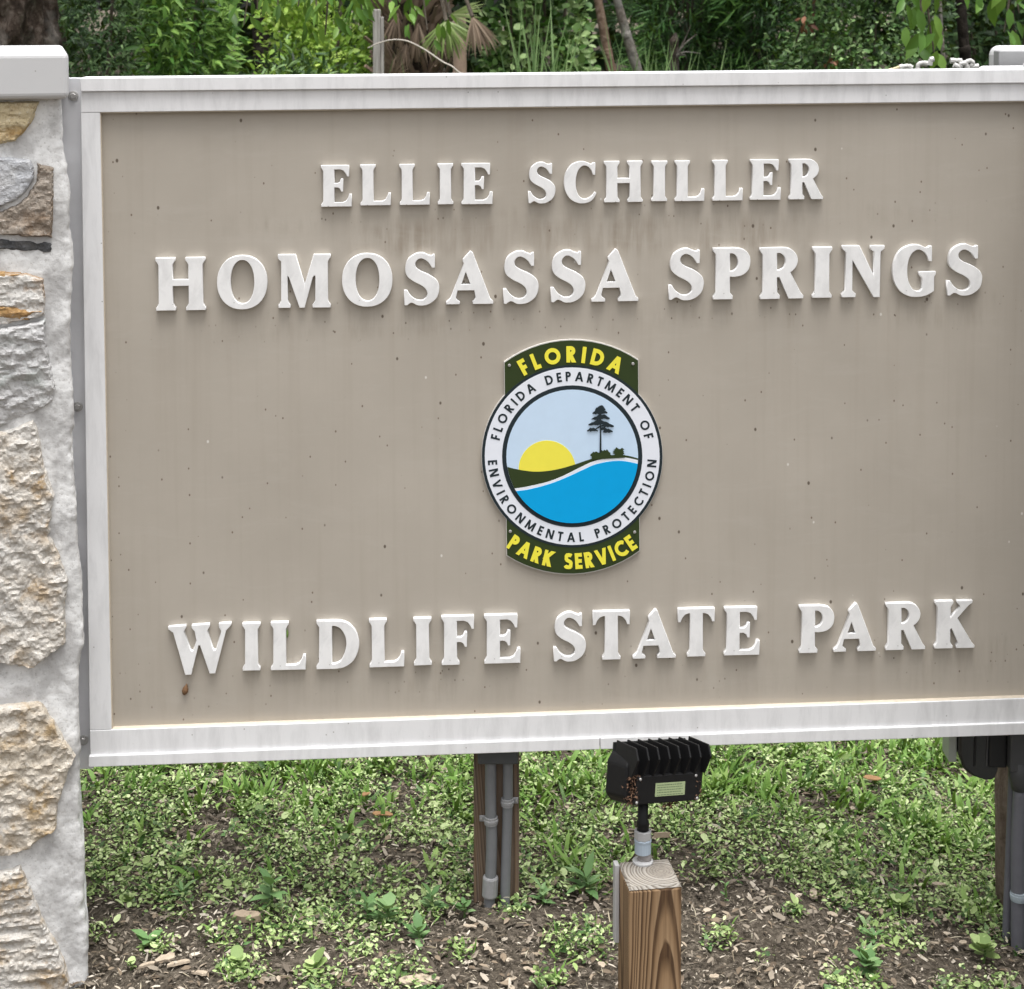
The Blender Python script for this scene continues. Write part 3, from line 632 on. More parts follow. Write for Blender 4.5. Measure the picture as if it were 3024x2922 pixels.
# tall reeds
def reeds(label, pxs, Y, z0, z1, nb, base, lean=0.12):
    cx, rx = YB(pxs[0], pxs[1], Y); root = empty('tall_grass_clump', (cx, Y, 0)); tag(root, label, 'grass clump')
    pos = np.stack([rng.uniform(-rx, rx, nb), rng.uniform(-0.15, 0.15, nb), np.zeros(nb)], 1)
    d = np.stack([rng.normal(0, lean, nb), rng.normal(0, lean, nb), np.ones(nb)], 1)
    o = scatter('blade', BLADE, pos, d, np.stack([rng.normal(0, 1, nb), -np.ones(nb), np.zeros(nb)], 1), rng.uniform(z0, z1, nb), rng.uniform(0.05, 0.10, nb), base + 0.18 * rng.normal(size=nb), M_L_REED, root); o['kind'] = 'stuff'
reeds('tall reed clump in front of the vine leaves', (1545, 1660), 8.6, 1.45, 1.98, 30, 0.5, 0.05)
reeds('tall grass clump below the two leaning trunks', (1800, 1960), 8.8, 1.3, 1.75, 55, 0.5, 0.10)
reeds('bent tall grass clump left of the dead stump', (1900, 2050), 8.4, 1.3, 1.68, 45, 0.5, 0.12)
reeds('tawny tall grass clump beneath the second cedar', (2090, 2290), 8.7, 1.25, 1.62, 80, 0.6, 0.22)
reeds('grass clump left of the grey post', (960, 1110), 8.9, 1.2, 1.6, 40, 0.42, 0.2)
reeds('slanting blades right of the palm fronds', (1440, 1560), 8.9, 1.3, 1.8, 18, 0.5, 0.25)

# cabbage palm with criss-cross leaf bases, fronds
M_BOOT = simple('palm_boot', (0.27, 0.195, 0.145), 0.9, 0.5, 20, 0.4)
pc = XY(1222, 10.4)
palm = empty('cabbage_palm', (pc, 10.4, 0)); tag(palm, 'palm trunk wrapped in criss cross brown leaf bases right of the grey post', 'palm')
bm_obj('trunk', tube_bm([(0, 0, -0.05), (0, 0, 1.0), (0, 0, 2.0), (0, 0, 3.2)], [0.15, 0.14, 0.13, 0.12], 16), M_BARK_BIG, palm, True)
boot = bmesh.new()
for s in (-1, 1): prism_bm([(s * 0.012 - 0.014, 0, 0), (s * 0.012 + 0.014, 0, 0), (s * 0.012 + 0.014, 0.012, 0), (s * 0.012 - 0.014, 0.012, 0)],
                           [(s * 0.075 - 0.012, -0.10, 0.24), (s * 0.075 + 0.012, -0.10, 0.24), (s * 0.075 + 0.012, -0.09, 0.24), (s * 0.075 - 0.012, -0.09, 0.24)], bm=boot)
bme = bpy.data.meshes.new('leaf_base'); bmesh.ops.recalc_face_normals(boot, faces=boot.faces[:]); boot.to_mesh(bme); boot.free(); bme.materials.append(M_BOOT)
bpy.context.view_layer.update()
for j in range(19):
    for i in range(9):
        a = 2 * math.pi * (i + 0.5 * (j % 2)) / 9 + random.uniform(-.15, .15); z = 0.85 + j * 0.085 + random.uniform(-.02, .02)
        o = link('leaf_base', bme, palm)
        o.location = (0.135 * math.sin(a), -0.135 * math.cos(a), z); o.rotation_euler = (random.uniform(-.2, .15), random.uniform(-.65, .65), a); o.scale = (1, 1, random.uniform(0.7, 1.15))
def fan(name, root, hub, axis, nseg, spread, ln, mat, base, wd=0.10, droop=0.55):
    """a fan leaf: segments radiating from its hub, drooping"""
    hub = Vector(hub); ax = Vector(axis).normalized(); side = ax.cross(Vector((0, -1, 0.2))).normalized()
    pos, d, up = [], [], []
    for i in range(nseg):
        a = (i / (nseg - 1) - 0.5) * spread
        v = ax * math.cos(a) + side * math.sin(a) + Vector((random.gauss(0, .05), random.gauss(-0.1, .12), -droop * abs(math.sin(a)) + random.gauss(0, .04)))
        pos.append(hub); d.append(v); up.append((random.gauss(0, .3), -1, 0.3))
    return scatter(name, BLADE, np.array(pos) - np.array(root.location), np.array(d), np.array(up), rng.uniform(ln * 0.75, ln, nseg), np.full(nseg, wd * 10), base + 0.15 * rng.normal(size=nseg), mat, root)
fan('frond', palm, on_y(1318, 62, 9.6), (0.15, -0.2, -1), 40, 2.2, 0.25, M_OLIVE, 0.55, 0.034, 0.15)
fan('frond', palm, on_y(1330, 45, 9.7), (0.8, -0.2, 0.05), 26, 1.5, 0.22, M_OLIVE, 0.65, 0.036, 0.5)
fan('frond', palm, on_y(1060, -30, 9.5), (0.1, -0.2, -1), 26, 1.1, 0.24, M_L_MID, 0.7, 0.034, 0.1)
fan('dead_frond', palm, on_y(1395, 50, 9.5), (0.4, -0.2, -1), 30, 1.0, 0.25, M_DEAD, 0.55, 0.034, 0.05)
fan('dead_frond', palm, on_y(1150, 235, 9.6), (0.6, -0.2, 0.5), 9, 1.3, 0.17, M_DEAD, 0.5, 0.03, 0.1)
for (a_, b_, ax_, ln2) in ((1175, 40, (-0.2, -0.2, -1), 0.26), (1235, 70, (0.1, -0.2, -1), 0.28), (1290, 95, (0.3, -0.2, -1), 0.22), (1200, 130, (-0.1, -0.3, -1), 0.2)):
    fan('dead_frond', palm, on_y(a_, b_, 10.1), ax_, 24, 0.75, ln2, M_DEAD, 0.42, 0.028, 0.02)
bm = bmesh.new(); o = Vector(palm.location)
for e in ((1318, 62, 9.6), (1330, 45, 9.7), (1060, -30, 9.5), (1395, 50, 9.5)):
    tube_bm([q - o for q in smooth_path([Vector((pc, 10.4, 2.3)), Vector((pc, 10.1, 2.35)).lerp(on_y(*e), 0.5) + Vector((0, 0, 0.15)), on_y(*e)], 5)], 0.012, 6, bm)
bm_obj('petiole', bm, M_L_REED if False else M_TWIG, palm)
st = on_y(1358, 190, 9.9); ps = empty('palm_stump', (st.x, st.y, 0)); tag(ps, 'slim brown palm stem under the drooping pale frond', 'palm')
bm_obj('trunk', tube_bm([(0, 0, -0.05), (0, 0, 0.8), (0, 0, 1.75)], [0.055, 0.05, 0.035], 10), M_BOOT, ps, True)

# grey weathered post and the pale arching stalk in front of it
def m_greywood():
    g = G('weathered_grey_wood'); f = g.noise(g.coord((60, 60, 4)), 1.0, 5, 0.65)
    return g.out(g.ramp(f, [(0.3, (0.16, 0.14, 0.13)), (0.5, (0.36, 0.34, 0.32)), (0.7, (0.5, 0.48, 0.46))]), 0.85, g.bump(f, 0.6, 0.003), 0, 0.2)
M_GREYW = m_greywood()
a = on_y(1117, 28, 8.0); gp = empty('wooden_post', (a.x, 8.0, 0)); tag(gp, 'grey weathered wooden post standing in front of the palm', 'post')
bm_obj('post_board', box_bm(-0.024, 0.010, -0.02, 0.03, -0.1, a.z, 0.004), M_GREYW, gp)
bm_obj('post_board', box_bm(0.011, 0.024, -0.016, 0.03, -0.1, a.z - 0.035, 0.003), M_GREYW, gp)
M_STALK = simple('bleached_stalk', (0.52, 0.47, 0.42), 0.7, 0.2, 60, 0.2)
pts = [on_y(*p, 7.7) for p in ((1086, 143), (1118, 128), (1160, 118), (1205, 123), (1255, 148), (1305, 182), (1350, 210))]
e = pts[-1]; pts += [e + Vector((0.12, 0.03, -0.15)), Vector((e.x + 0.45, 7.75, 0.5)), Vector((e.x + 0.55, 7.8, -0.03))]
dk = empty('dead_stalk', (pts[-1].x, 7.8, 0)); tag(dk, 'bleached bare stalk arching in front of the grey post', 'stalk')
pp = smooth_path(pts, 6); bm_obj('stem', tube_bm([p - Vector(dk.location) for p in pp], [0.0024 + 0.0016 * min(1, i / 30) for i in range(len(pp))], 8), M_STALK, dk, True)
bpy.context.view_layer.update()

# ================================================================== THE SIGN
SY = 3.25
Q = [ray(235.7, 231), ray(3024, 206), ray(2993, 2172), ray(260.5, 2266.5)]
A = np.array([Q[0], -Q[1], Q[2], -Q[3]]).T
t = np.linalg.svd(A)[2][-1]; t = t / t[0] * SY / Q[0].y
C = [EYE + Q[i] * float(t[i]) for i in range(4)]
su = (C[1] - C[0]).normalized(); sw = (C[3] - C[0]).cross(su).normalized()
if sw.y > 0: sw = -sw
sv = sw.cross(su).normalized()
S0 = C[3]                                                    # lower left corner of the frame's front plane
SIGN = Matrix((su, sv, sw)).transposed().to_4x4(); SIGN.translation = S0
SI = SIGN.inverted()
def SP(px, py, w=0.0):
    p = SI @ on_plane(px, py, S0 + sw * w, sw); return (p.x, p.y)
WP = -0.018                                                  # the panel's front lies 18 mm behind the frame's
a_, b_ = SP(940, 610, WP), SP(2470, 760, WP)
# panel material works in panel-local coordinates = sign coordinates
STAIN = (a_[0], b_[0], SP(1700, 775, WP)[1], SP(1700, 625, WP)[1])
ROWS = [(SP(1700, 690, WP)[1], SP(1700, 600, WP)[1]), (SP(1700, 1000, WP)[1], SP(1700, 870, WP)[1]), (SP(1700, 2080, WP)[1], SP(1700, 1900, WP)[1])]
M_PANEL = m_panel(); M_LETTER = m_white('letter_white', (0.85, 0.848, 0.845), 0.5, (30, 18, 30)); M_FRAME = m_white('frame_white', (0.785, 0.785, 0.795), 0.5, (34, 7, 34))
M_FLANGE = simple('grey_flange_metal', (0.66, 0.66, 0.68), 0.5, 0.10, 30, 0.1); M_BOLT = simple('steel_bolt', (0.45, 0.44, 0.43), 0.45, 0.3, 300, 0.2, 0.5)
M_CAULK = simple('tan_sealant', (0.60, 0.53, 0.43), 0.7, 0.2, 90, 0.2)
sign = empty('park_sign', mw=SIGN); tag(sign, 'large taupe park sign with raised white letters, round emblem and white frame', 'sign')
bpy.context.view_layer.update()

XE = 3040                                                    # where the panel ends, just right of the photograph
def lin(p, q, x): return p[1] + (q[1] - p[1]) * (x - p[0]) / (q[0] - p[0])
L_ot = ((235, 231), (3024, 205)); L_gt = ((238.7, 271.5), (3024, 246)); L_it = ((295, 332.5), (3024, 299))
L_ib = ((329, 2156), (3024, 2063)); L_gb = ((267, 2233.6), (3024, 2135)); L_ob = ((260.4, 2267), (3024, 2170.6))
def on(l, x): return (x, lin(*l, x))
def px_prism(name, pts, w0, w1, mat, bev=0.0012):
    p = [SP(*q, w1) for q in pts]
    return bm_obj(name, prism_bm([(a, b, w0) for a, b in p], [(a, b, w1) for a, b in p], bev), mat, sign)
px_prism('panel', [(285, 2165), (XE + 10, lin(*L_ib, XE) + 8), (XE + 10, lin(*L_it, XE) - 8), (285, 324)], WP - 0.012, WP, M_PANEL, 0)
# frame rails: inner boards and the proud outer angle strips
px_prism('frame_rail', [on(L_gt, 238), on(L_it, 239), on(L_it, XE + 58), on(L_gt, XE + 58)], -0.05, -0.003, M_FRAME)
px_prism('frame_rail', [on(L_ib, 265), on(L_gb, 267), on(L_gb, XE + 58), on(L_ib, XE + 58)], -0.05, -0.003, M_FRAME)
px_prism('frame_rail', [(239, 333.3), (265, 2157.5), (329, 2155.5), (295, 332.6)], -0.05, -0.0035, M_FRAME)
px_prism('frame_rail', [on(L_it, XE), on(L_ib, XE), on(L_ib, XE + 58), on(L_it, XE + 58)], -0.05, -0.0035, M_FRAME)
px_prism('trim_strip', [on(L_ot, 235.5), on(L_gt, 238), on(L_gt, XE + 58), on(L_ot, XE + 58)], -0.056, 0.0035, M_FRAME, 0.0016)
px_prism('trim_strip', [on(L_gb, 262), (260.4, 2267), on(L_ob, 1771), on(L_gb, 1771)], -0.056, 0.002, M_FRAME, 0.0016)
px_prism('trim_strip', [on(L_gb, 1773), on(L_ob, 1773), on(L_ob, XE + 58), on(L_gb, XE + 58)], -0.056, 0.002, M_FRAME, 0.0016)
for pts in ([(295, 332.5), (295, 335), on(L_it, XE)[:1] + (on(L_it, XE)[1] + 2.5,), on(L_it, XE)], [(329, 2153.5), (329, 2156), on(L_ib, XE), (XE, on(L_ib, XE)[1] - 2.5)], [(295, 333), (329, 2156), (331.5, 2154), (297.5, 334)]):
    px_prism('sealant_bead', pts, WP - 0.002, -0.006, M_CAULK, 0)
px_prism('flange', [(160, 230), (190, 2275), (276, 2271), (252, 231)], -0.050, -0.032, M_FLANGE)
def hexbolt(px_, py_):
    a, b = SP(px_, py_, -0.03)
    o = bm_obj('bolt', lathe_bm([(0.0098, -0.001), (0.0098, 0.0018), (0.0080, 0.0024), (0.0070, 0.0024)], 18), M_BOLT, sign, False); o.location = (a, b, -0.032)
    h = bm_obj('bolt_head', lathe_bm([(0.0060, 0), (0.0060, 0.0036), (0.0048, 0.0048)], 6), M_BOLT, o)
    h.location = (0, 0, 0.0015); h.rotation_euler = (0, 0, random.random())
for p in ((216, 284), (229, 1202), (246, 2187)): hexbolt(*p)

# ---- raised serif letters: outlines in units of the letter height
def cr(pts, k=5):
    """closed outline; a point with a third value is a sharp corner, the others are rounded through"""
    n = len(pts); out = []
    for i in range(n):
        p1, p2 = pts[i], pts[(i + 1) % n]; c1, c2 = len(p1) > 2, len(p2) > 2
        p0 = p1 if c1 else pts[i - 1]; p3 = p2 if c2 else pts[(i + 2) % n]
        if c1 and c2: out.append(p1[:2]); continue
        for j in range(k):
            t = j / k
            out.append(tuple(0.5 * (2 * p1[m] + (p2[m] - p0[m]) * t + (2 * p0[m] - 5 * p1[m] + 4 * p2[m] - p3[m]) * t * t + (3 * p1[m] - p0[m] - 3 * p2[m] + p3[m]) * t ** 3) for m in (0, 1)))
    return out
def rect(x0, x1, y0, y1): return [(x0, y0), (x1, y0), (x1, y1), (x0, y1)]
def serif(x0, x1, top, l=1, r=1, ov=0.055):
    a, b = x0 - ov * l, x1 + ov * r
    y = (lambda v: 1 - v) if top else (lambda v: v)
    return [(a, y(0)), (b, y(0)), (b, y(0.055)), (b - 0.02 * r, y(0.075)), (x1, y(0.135)), (x0, y(0.135)), (a + 0.02 * l, y(0.075)), (a, y(0.055))]
def ell(cx, cy, rx, ry, n=36, e=2.15):
    o = []
    for i in range(n):
        a = 2 * math.pi * i / n; c, s = math.cos(a), math.sin(a)
        o.append((cx + rx * math.copysign(abs(c) ** (2 / e), c), cy + ry * math.copysign(abs(s) ** (2 / e), s)))
    return o
_s0, _s1 = 0.055, 0.335
def foot(w): return [(_s0, 0), (w, 0), (w, 0.30), (w - .06, 0.30), (w - .085, 0.215), (w - .14, 0.135), (w - .22, 0.10), (_s0, 0.10)]
def head(w): return [(_s0, 1), (w, 1), (w, 0.73), (w - .055, 0.73), (w - .085, 0.80), (w - .14, 0.87), (w - .22, 0.90), (_s0, 0.90)]
def arm(): return [(.2, .465), (.42, .465), (.475, .43), (.505, .365), (.555, .365), (.555, .675), (.505, .675), (.475, .60), (.42, .565), (.2, .565)]
def stemp(x0=_s0, x1=_s1): return rect(x0, x1, 0, 1)
_C = [(.75, .97, 1), (.755, .68, 1), (.70, .68, 1), (.65, .80), (.57, .88), (.47, .90), (.365, .83), (.30, .68), (.28, .5), (.30, .32), (.37, .17), (.48, .105), (.60, .13), (.69, .20), (.745, .275, 1), (.785, .245, 1), (.73, .13), (.62, .035), (.48, 0), (.33, .012), (.16, .10), (.04, .28), (0, .5), (.04, .73), (.16, .91), (.33, .99), (.46, 1.0), (.58, .965), (.65, .935), (.70, .97, 1)]
_Gl = _C[:10] + [(.37, .17), (.46, .11), (.535, .12), (.57, .17, 1), (.57, .36, 1), (.51, .42, 1), (.51, .48, 1), (.83, .48, 1), (.83, .43, 1), (.80, .385, 1), (.80, .11, 1), (.70, .05), (.60, .012), (.48, 0)] + _C[19:]
_S = [(.593, .965, 1), (.60, .713, 1), (.545, .713, 1), (.47, .82), (.365, .885), (.285, .88), (.225, .81), (.24, .72), (.332, .65), (.495, .577), (.64, .463), (.68, .316), (.625, .137), (.463, .018), (.283, 0.0), (.153, .055), (.06, .004, 1), (.013, .013, 1), (.007, .293, 1), (.065, .29, 1), (.137, .186), (.25, .11), (.37, .11), (.45, .185), (.436, .29), (.349, .375), (.17, .469), (.055, .577), (.033, .723), (.088, .886), (.235, .984), (.365, 1.0), (.456, .962), (.528, .942), (.56, .965, 1)]
def cn(pts): return [p + (1,) for p in pts]
GLY = {
 'I': (0.39, [stemp(), serif(_s0, _s1, 0), serif(_s0, _s1, 1)], []),
 'L': (0.77, [stemp(), foot(.77), serif(_s0, _s1, 0, 1, 0), serif(_s0, _s1, 1)], []),
 'E': (0.77, [stemp(), foot(.77), head(.71), arm(), serif(_s0, _s1, 0, 1, 0), serif(_s0, _s1, 1, 1, 0)], []),
 'F': (0.71, [stemp(), head(.71), arm(), serif(_s0, _s1, 0), serif(_s0, _s1, 1, 1, 0)], []),
 'H': (0.985, [stemp(), stemp(.65, .93), rect(.2, .8, .465, .585), serif(_s0, _s1, 0), serif(_s0, _s1, 1), serif(.65, .93, 0), serif(.65, .93, 1)], []),
 'T': (0.79, [rect(.255, .535, 0, 1), serif(.255, .535, 0), [(.0, 1), (.79, 1), (.79, .72), (.735, .72), (.70, .81), (.64, .875), (.57, .90), (.22, .90), (.15, .875), (.09, .81), (.055, .72), (0, .72)]], []),
 'O': (0.98, [ell(.49, .5, .49, .5)], [ell(.495, .51, .232, .405)]),
 'C': (0.785, [cr(_C)], []), 'G': (0.83, [cr(_Gl)], []), 'S': (0.68, [cr(_S)], []),
 'M': (1.05, [rect(.062, .19, 0, 1), [(.0, 1), (.35, 1), (.53, .44), (.53, 0), (.425, 0), (.215, .575), (.19, .6), (.062, .6), (.062, .87), (.0, .93)], [(.535, .46), (.71, 1), (.80, 1), (.76, .6), (.715, .60), (.69, .57), (.525, 0), (.49, 0)], rect(.74, .99, 0, 1), serif(.062, .19, 0), serif(.74, .99, 0), serif(.74, .99, 1, .5, 1)], []),
 'N': (0.82, [[(0, 1), (.33, 1), (.62, .42), (.62, .88), (.55, .935), (.55, 1), (.82, 1), (.82, .945), (.745, .88), (.745, 0), (.62, 0), (.2, .72), (.2, .135), (.27, .07), (.27, 0), (0, 0), (0, .06), (.07, .13), (.07, .87), (0, .94)]], []),
 'A': (0.90, [[(0, 0), (.26, 0), (.26, .05), (.20, .09), (.185, .13), (.22, .26), (.535, .26), (.565, .13), (.55, .09), (.51, .05), (.51, 0), (.9, 0), (.9, .05), (.85, .09), (.515, .96), (.49, .99), (.465, 1), (.32, .85), (.32, .81), (.34, .77), (.09, .13), (.05, .08), (0, .05)]], [[(.375, .61), (.285, .375), (.47, .375)]]),
 'R': (0.855, [cr([(0, 1, 1), (.45, 1, 1), (.58, .98), (.69, .90), (.745, .775), (.73, .66), (.67, .57), (.60, .515, 1), (.80, .12, 1), (.855, .055, 1), (.855, .0, 1), (.56, .0, 1), (.38, .42, 1), (.335, .42, 1), (.335, .13, 1), (.385, .07, 1), (.385, 0, 1), (0, 0, 1), (0, .055, 1), (.055, .13, 1), (.055, .87, 1), (0, .945, 1)])], [cr([(.335, .89, 1), (.40, .89), (.475, .83), (.505, .72), (.46, .61), (.39, .565), (.335, .56, 1)])]),
 'P': (0.745, [cr([(0, 1, 1), (.43, 1, 1), (.61, .965), (.72, .855), (.745, .71), (.70, .56), (.58, .465), (.43, .435), (.335, .44, 1), (.335, .13, 1), (.39, .07, 1), (.39, 0, 1), (0, 0, 1), (0, .055, 1), (.055, .13, 1), (.055, .87, 1), (0, .945, 1)])], [cr([(.335, .89, 1), (.40, .885), (.475, .82), (.50, .70), (.46, .60), (.39, .55), (.335, .545, 1)])]),
 'D': (0.917, [cr([(0, 1, 1), (.43, 1, 1), (.65, .955), (.83, .80), (.917, .57), (.90, .37), (.80, .17), (.62, .04), (.42, 0, 1), (0, 0, 1), (0, .055, 1), (.055, .13, 1), (.055, .87, 1), (0, .945, 1)])], [cr([(.335, .89, 1), (.42, .885), (.53, .82), (.62, .67), (.645, .5), (.61, .32), (.53, .17), (.42, .11), (.335, .11, 1)])]),
 'K': (0.86, [stemp(.055, .335), serif(.055, .335, 0), serif(.055, .335, 1), [(.33, .64), (.545, .87), (.52, .91), (.475, .95), (.475, 1), (.80, 1), (.80, .95), (.72, .90), (.485, .635), (.80, .115), (.86, .055), (.86, .0), (.465, .0), (.465, .055), (.51, .115), (.36, .42), (.33, .40)]], []),
 'W': (1.316, [[(0, .96), (.37, .975), (.37, .93), (.32, .86), (.455, .49), (.485, .455), (.51, .47), (.585, .67), (.55, .85), (.49, .92), (.49, .975), (.865, .99), (.865, .94), (.81, .86), (.925, .49), (.955, .455), (.985, .47), (1.105, .84), (1.06, .92), (1.06, .99), (1.316, 1.0), (1.316, .955), (1.21, .85), (.965, .0), (.845, .0), (.655, .57), (.625, .57), (.465, -.01), (.335, -.01), (.1, .84), (0, .91)]], []),
}
def glyph_curve(ch, x0, x1, y0, y1):
    w, pol, neg = GLY[ch]; sx, sy = (x1 - x0) / w, (y1 - y0)
    f = lambda p: ((p[0] - w / 2) * sx, (p[1] - 0.5) * sy)
    v, fc = union([[f(p) for p in P] for P in pol], [[f(p) for p in P] for P in neg])
    cu = bpy.data.curves.new('letter', 'CURVE'); cu.dimensions = '2D'; cu.fill_mode = 'BOTH'
    for lp in loops_of(v, fc):
        s = cu.splines.new('POLY'); s.points.add(len(lp) - 1)
        for q, p in zip(s.points, lp): q.co = (p[0], p[1], 0, 1)
        s.use_cyclic_u = True
    cu.extrude = 0.0046; cu.bevel_depth = 0.0008; cu.bevel_resolution = 0; cu.offset = -0.0006
    return cu
def c6(x, y): return 430 + x * .6633, 440 + y * .6633
def c7(x, y): return 1530 + x * .7622, 440 + y * .7622
def l3a(x, y): return 460 + x * .4592, 1760 + y * .4592
def l3b(x, y): return 1300 + x * .4592, 1740 + y * .4592
def l3c(x, y): return 2124 + x * .4592, 1720 + y * .4592
LET = [('E', c6, 780, 75, 918, 257), ('L', c6, 955, 72, 1092, 251), ('L', c6, 1130, 70, 1265, 249), ('I', c6, 1300, 67, 1370, 247), ('E', c6, 1406, 66, 1545, 246), ('S', c6, 1702, 60, 1825, 243),
       ('C', c7, 178, 50, 304, 211), ('H', c7, 334, 49, 483, 206), ('I', c7, 517, 48, 578, 203), ('L', c7, 608, 47, 722, 202), ('L', c7, 754, 45, 870, 200), ('E', c7, 900, 43, 1018, 197), ('R', c7, 1050, 41, 1182, 195),
       ('H', c6, 43, 487, 268, 718), ('O', c6, 316, 477, 543, 714), ('M', c6, 588, 473, 826, 706), ('O', c6, 873, 468, 1100, 702), ('S', c6, 1148, 464, 1308, 697), ('A', c6, 1337, 458, 1548, 690), ('S', c6, 1590, 456, 1750, 690),
       ('S', c7, 125, 393, 261, 595), ('A', c7, 284, 390, 466, 590), ('S', c7, 583, 387, 720, 586), ('P', c7, 756, 385, 900, 582), ('R', c7, 938, 384, 1105, 580), ('I', c7, 1142, 382, 1216, 577), ('N', c7, 1256, 377, 1418, 574), ('G', c7, 1452, 373, 1618, 573), ('S', c7, 1662, 370, 1798, 568),
       ('W', l3a, 80, 187, 490, 497), ('I', l3a, 556, 180, 674, 480), ('L', l3a, 738, 174, 966, 474), ('D', l3a, 1032, 165, 1308, 467), ('L', l3a, 1372, 154, 1598, 455), ('I', l3a, 1658, 146, 1775, 446),
       ('F', l3b, 8, 178, 219, 485), ('E', l3b, 283, 170, 516, 475), ('S', l3b, 727, 154, 938, 464), ('T', l3b, 982, 147, 1220, 451), ('A', l3b, 1240, 137, 1516, 442), ('T', l3b, 1530, 129, 1765, 431),
       ('E', l3c, 33, 165, 260, 466), ('P', l3c, 516, 154, 739, 451), ('A', l3c, 738, 140, 1008, 441), ('R', l3c, 1073, 137, 1325, 431), ('K', l3c, 1388, 124, 1643, 421)]
tmp = []
WF = WP + 0.0108                                             # letter fronts
for ch, f, xa, ya, xb, yb in LET:
    p, q = f(xa, ya), f(xb, yb)
    (u0, v1), (u1, v0) = SP(p[0], p[1], WF), SP(q[0], q[1], WF)
    tl = SP(*f(xa, yb), WF); ym = 0                           # mid line follows the row
    cu = glyph_curve(ch, u0, u1, v0, v1)
    o = bpy.data.objects.new('tmp', cu); COL.objects.link(o); tmp.append((o, (u0 + u1) / 2, (v0 + v1) / 2))
bpy.context.view_layer.update(); dg = bpy.context.evaluated_depsgraph_get()
for o, u, v in tmp:
    me = bpy.data.meshes.new_from_object(o.evaluated_get(dg)); me.name = 'letter'; me.materials.clear(); me.materials.append(M_LETTER)
    l = link('letter', me, sign); l.location = (u, v, WP + 0.0054); l.rotation_euler = (0, 0, random.gauss(0, 0.004) - 0.003)
for o, _, _ in tmp:
    cu = o.data; bpy.data.objects.remove(o); bpy.data.curves.remove(cu)

# ---- emblem
def flat(name, col, rough=0.35): return simple(name, col, 0.5, 0.05, 40, 0.03, 0, 0.2)
M_EG = flat('emblem_green', (0.034, 0.052, 0.017)); M_EW = flat('emblem_white', (0.80, 0.83, 0.90)); M_EK = flat('emblem_navy', (0.020, 0.030, 0.036)); M_ESKY = flat('emblem_sky', (0.58, 0.73, 0.90))
M_EWA = flat('emblem_water', (0.001, 0.37, 0.77)); M_EY = flat('emblem_yellow', (0.88, 0.80, 0.07)); M_ESUN = flat('emblem_sun', (0.89, 0.80, 0.09)); M_EDGE = flat('emblem_edge', (0.62, 0.60, 0.57))
def EM(p): return SP(1380 + .3907 * p[0], 980 + .3907 * p[1], WP + 0.008)
ECX, ECY = 793, 942
def circ(r, cx=ECX, cy=ECY, n=72, ry=None): return [(cx + r * math.cos(2 * math.pi * i / n), cy + (ry or r) * math.sin(2 * math.pi * i / n)) for i in range(n)]
def arcp(p0, pm, p2, n=14):
    """circular arc through three points"""
    (ax, ay), (bx, by), (cx, cy) = p0, pm, p2
    d = 2 * (ax * (by - cy) + bx * (cy - ay) + cx * (ay - by))
    ux = ((ax * ax + ay * ay) * (by - cy) + (bx * bx + by * by) * (cy - ay) + (cx * cx + cy * cy) * (ay - by)) / d
    uy = ((ax * ax + ay * ay) * (cx - bx) + (bx * bx + by * by) * (ax - cx) + (cx * cx + cy * cy) * (bx - ax)) / d
    a0, am, a2 = (math.atan2(y - uy, x - ux) for x, y in (p0, pm, p2)); r = math.hypot(ax - ux, ay - uy)
    while am < a0: am += 2 * math.pi
    while a2 < a0: a2 += 2 * math.pi
    if am > a2: a2 -= 2 * math.pi
    return [(ux + r * math.cos(a0 + (a2 - a0) * i / n), uy + r * math.sin(a0 + (a2 - a0) * i / n)) for i in range(n + 1)]
banner = arcp((278, 230), (785, 60), (1295, 213)) + arcp((1306, 1660), (800, 1837), (297, 1697))
w_ = WP
emb = slab('emblem', [banner, circ(687, ry=694)], [], w_, w_ + 0.0065, M_EDGE, sign, EM)
def lay(name, polys, negs, k, mat): return slab(name, polys, negs, w_ + 0.0068 + 0.0004 * k, w_ + 0.0072 + 0.0004 * k, mat, emb, EM)
inset = lambda P, s: [(ECX + (x - ECX) * s, ECY + (y - ECY) * s) for x, y in P]
lay('banner_face', [inset(banner, 0.992), circ(680, ry=687)], [circ(600)], 0, M_EG)
lay('outer_ring', [circ(683, ry=690)], [circ(640, ry=650)], 1, M_EK)
lay('white_ring', [circ(661, ry=671)], [circ(515, ry=522)], 2, M_EW)
lay('inner_ring', [circ(530, ry=536)], [circ(480)], 3, M_EK)
DISC = circ(498, ry=504)
lay('sky_disc', [DISC], [], 4, M_ESKY)
def clip_disc(P, r=497.0):
    """keep polygon points inside the disc"""
    o = []
    for x, y in P:
        d = math.hypot(x - ECX, (y - ECY) * 497 / 504)
        if d > r: x, y = ECX + (x - ECX) * r / d, ECY + (y - ECY) * r / d
        o.append((x, y))
    return o
def smooth2(P, k=5): return [(q.x, q.y) for q in smooth_path([(x, y, 0) for x, y in P], k)]
hill_t = smooth2([(240, 1000), (300, 1020), (360, 1036), (440, 1050), (520, 1057), (620, 1050), (720, 1030), (820, 1000), (930, 963), (1030, 940), (1130, 930), (1220, 938), (1340, 972)])
line_t = smooth2([(240, 1196), (360, 1183), (450, 1170), (600, 1135), (720, 1090), (850, 1025), (950, 980), (1050, 957), (1150, 948), (1240, 958), (1340, 984)])
line_b = smooth2([(240, 1222), (370, 1204), (470, 1190), (620, 1150), (750, 1100), (880, 1040), (960, 1005), (1060, 982), (1150, 975), (1230, 985), (1340, 1012)])
bot = [(ECX + 497 * math.cos(a), ECY + 504 * math.sin(a)) for a in np.linspace(R(6), R(147), 40)]
lay('sun', [clip_disc(circ(215, 603, 1037))], [], 5, M_ESUN)
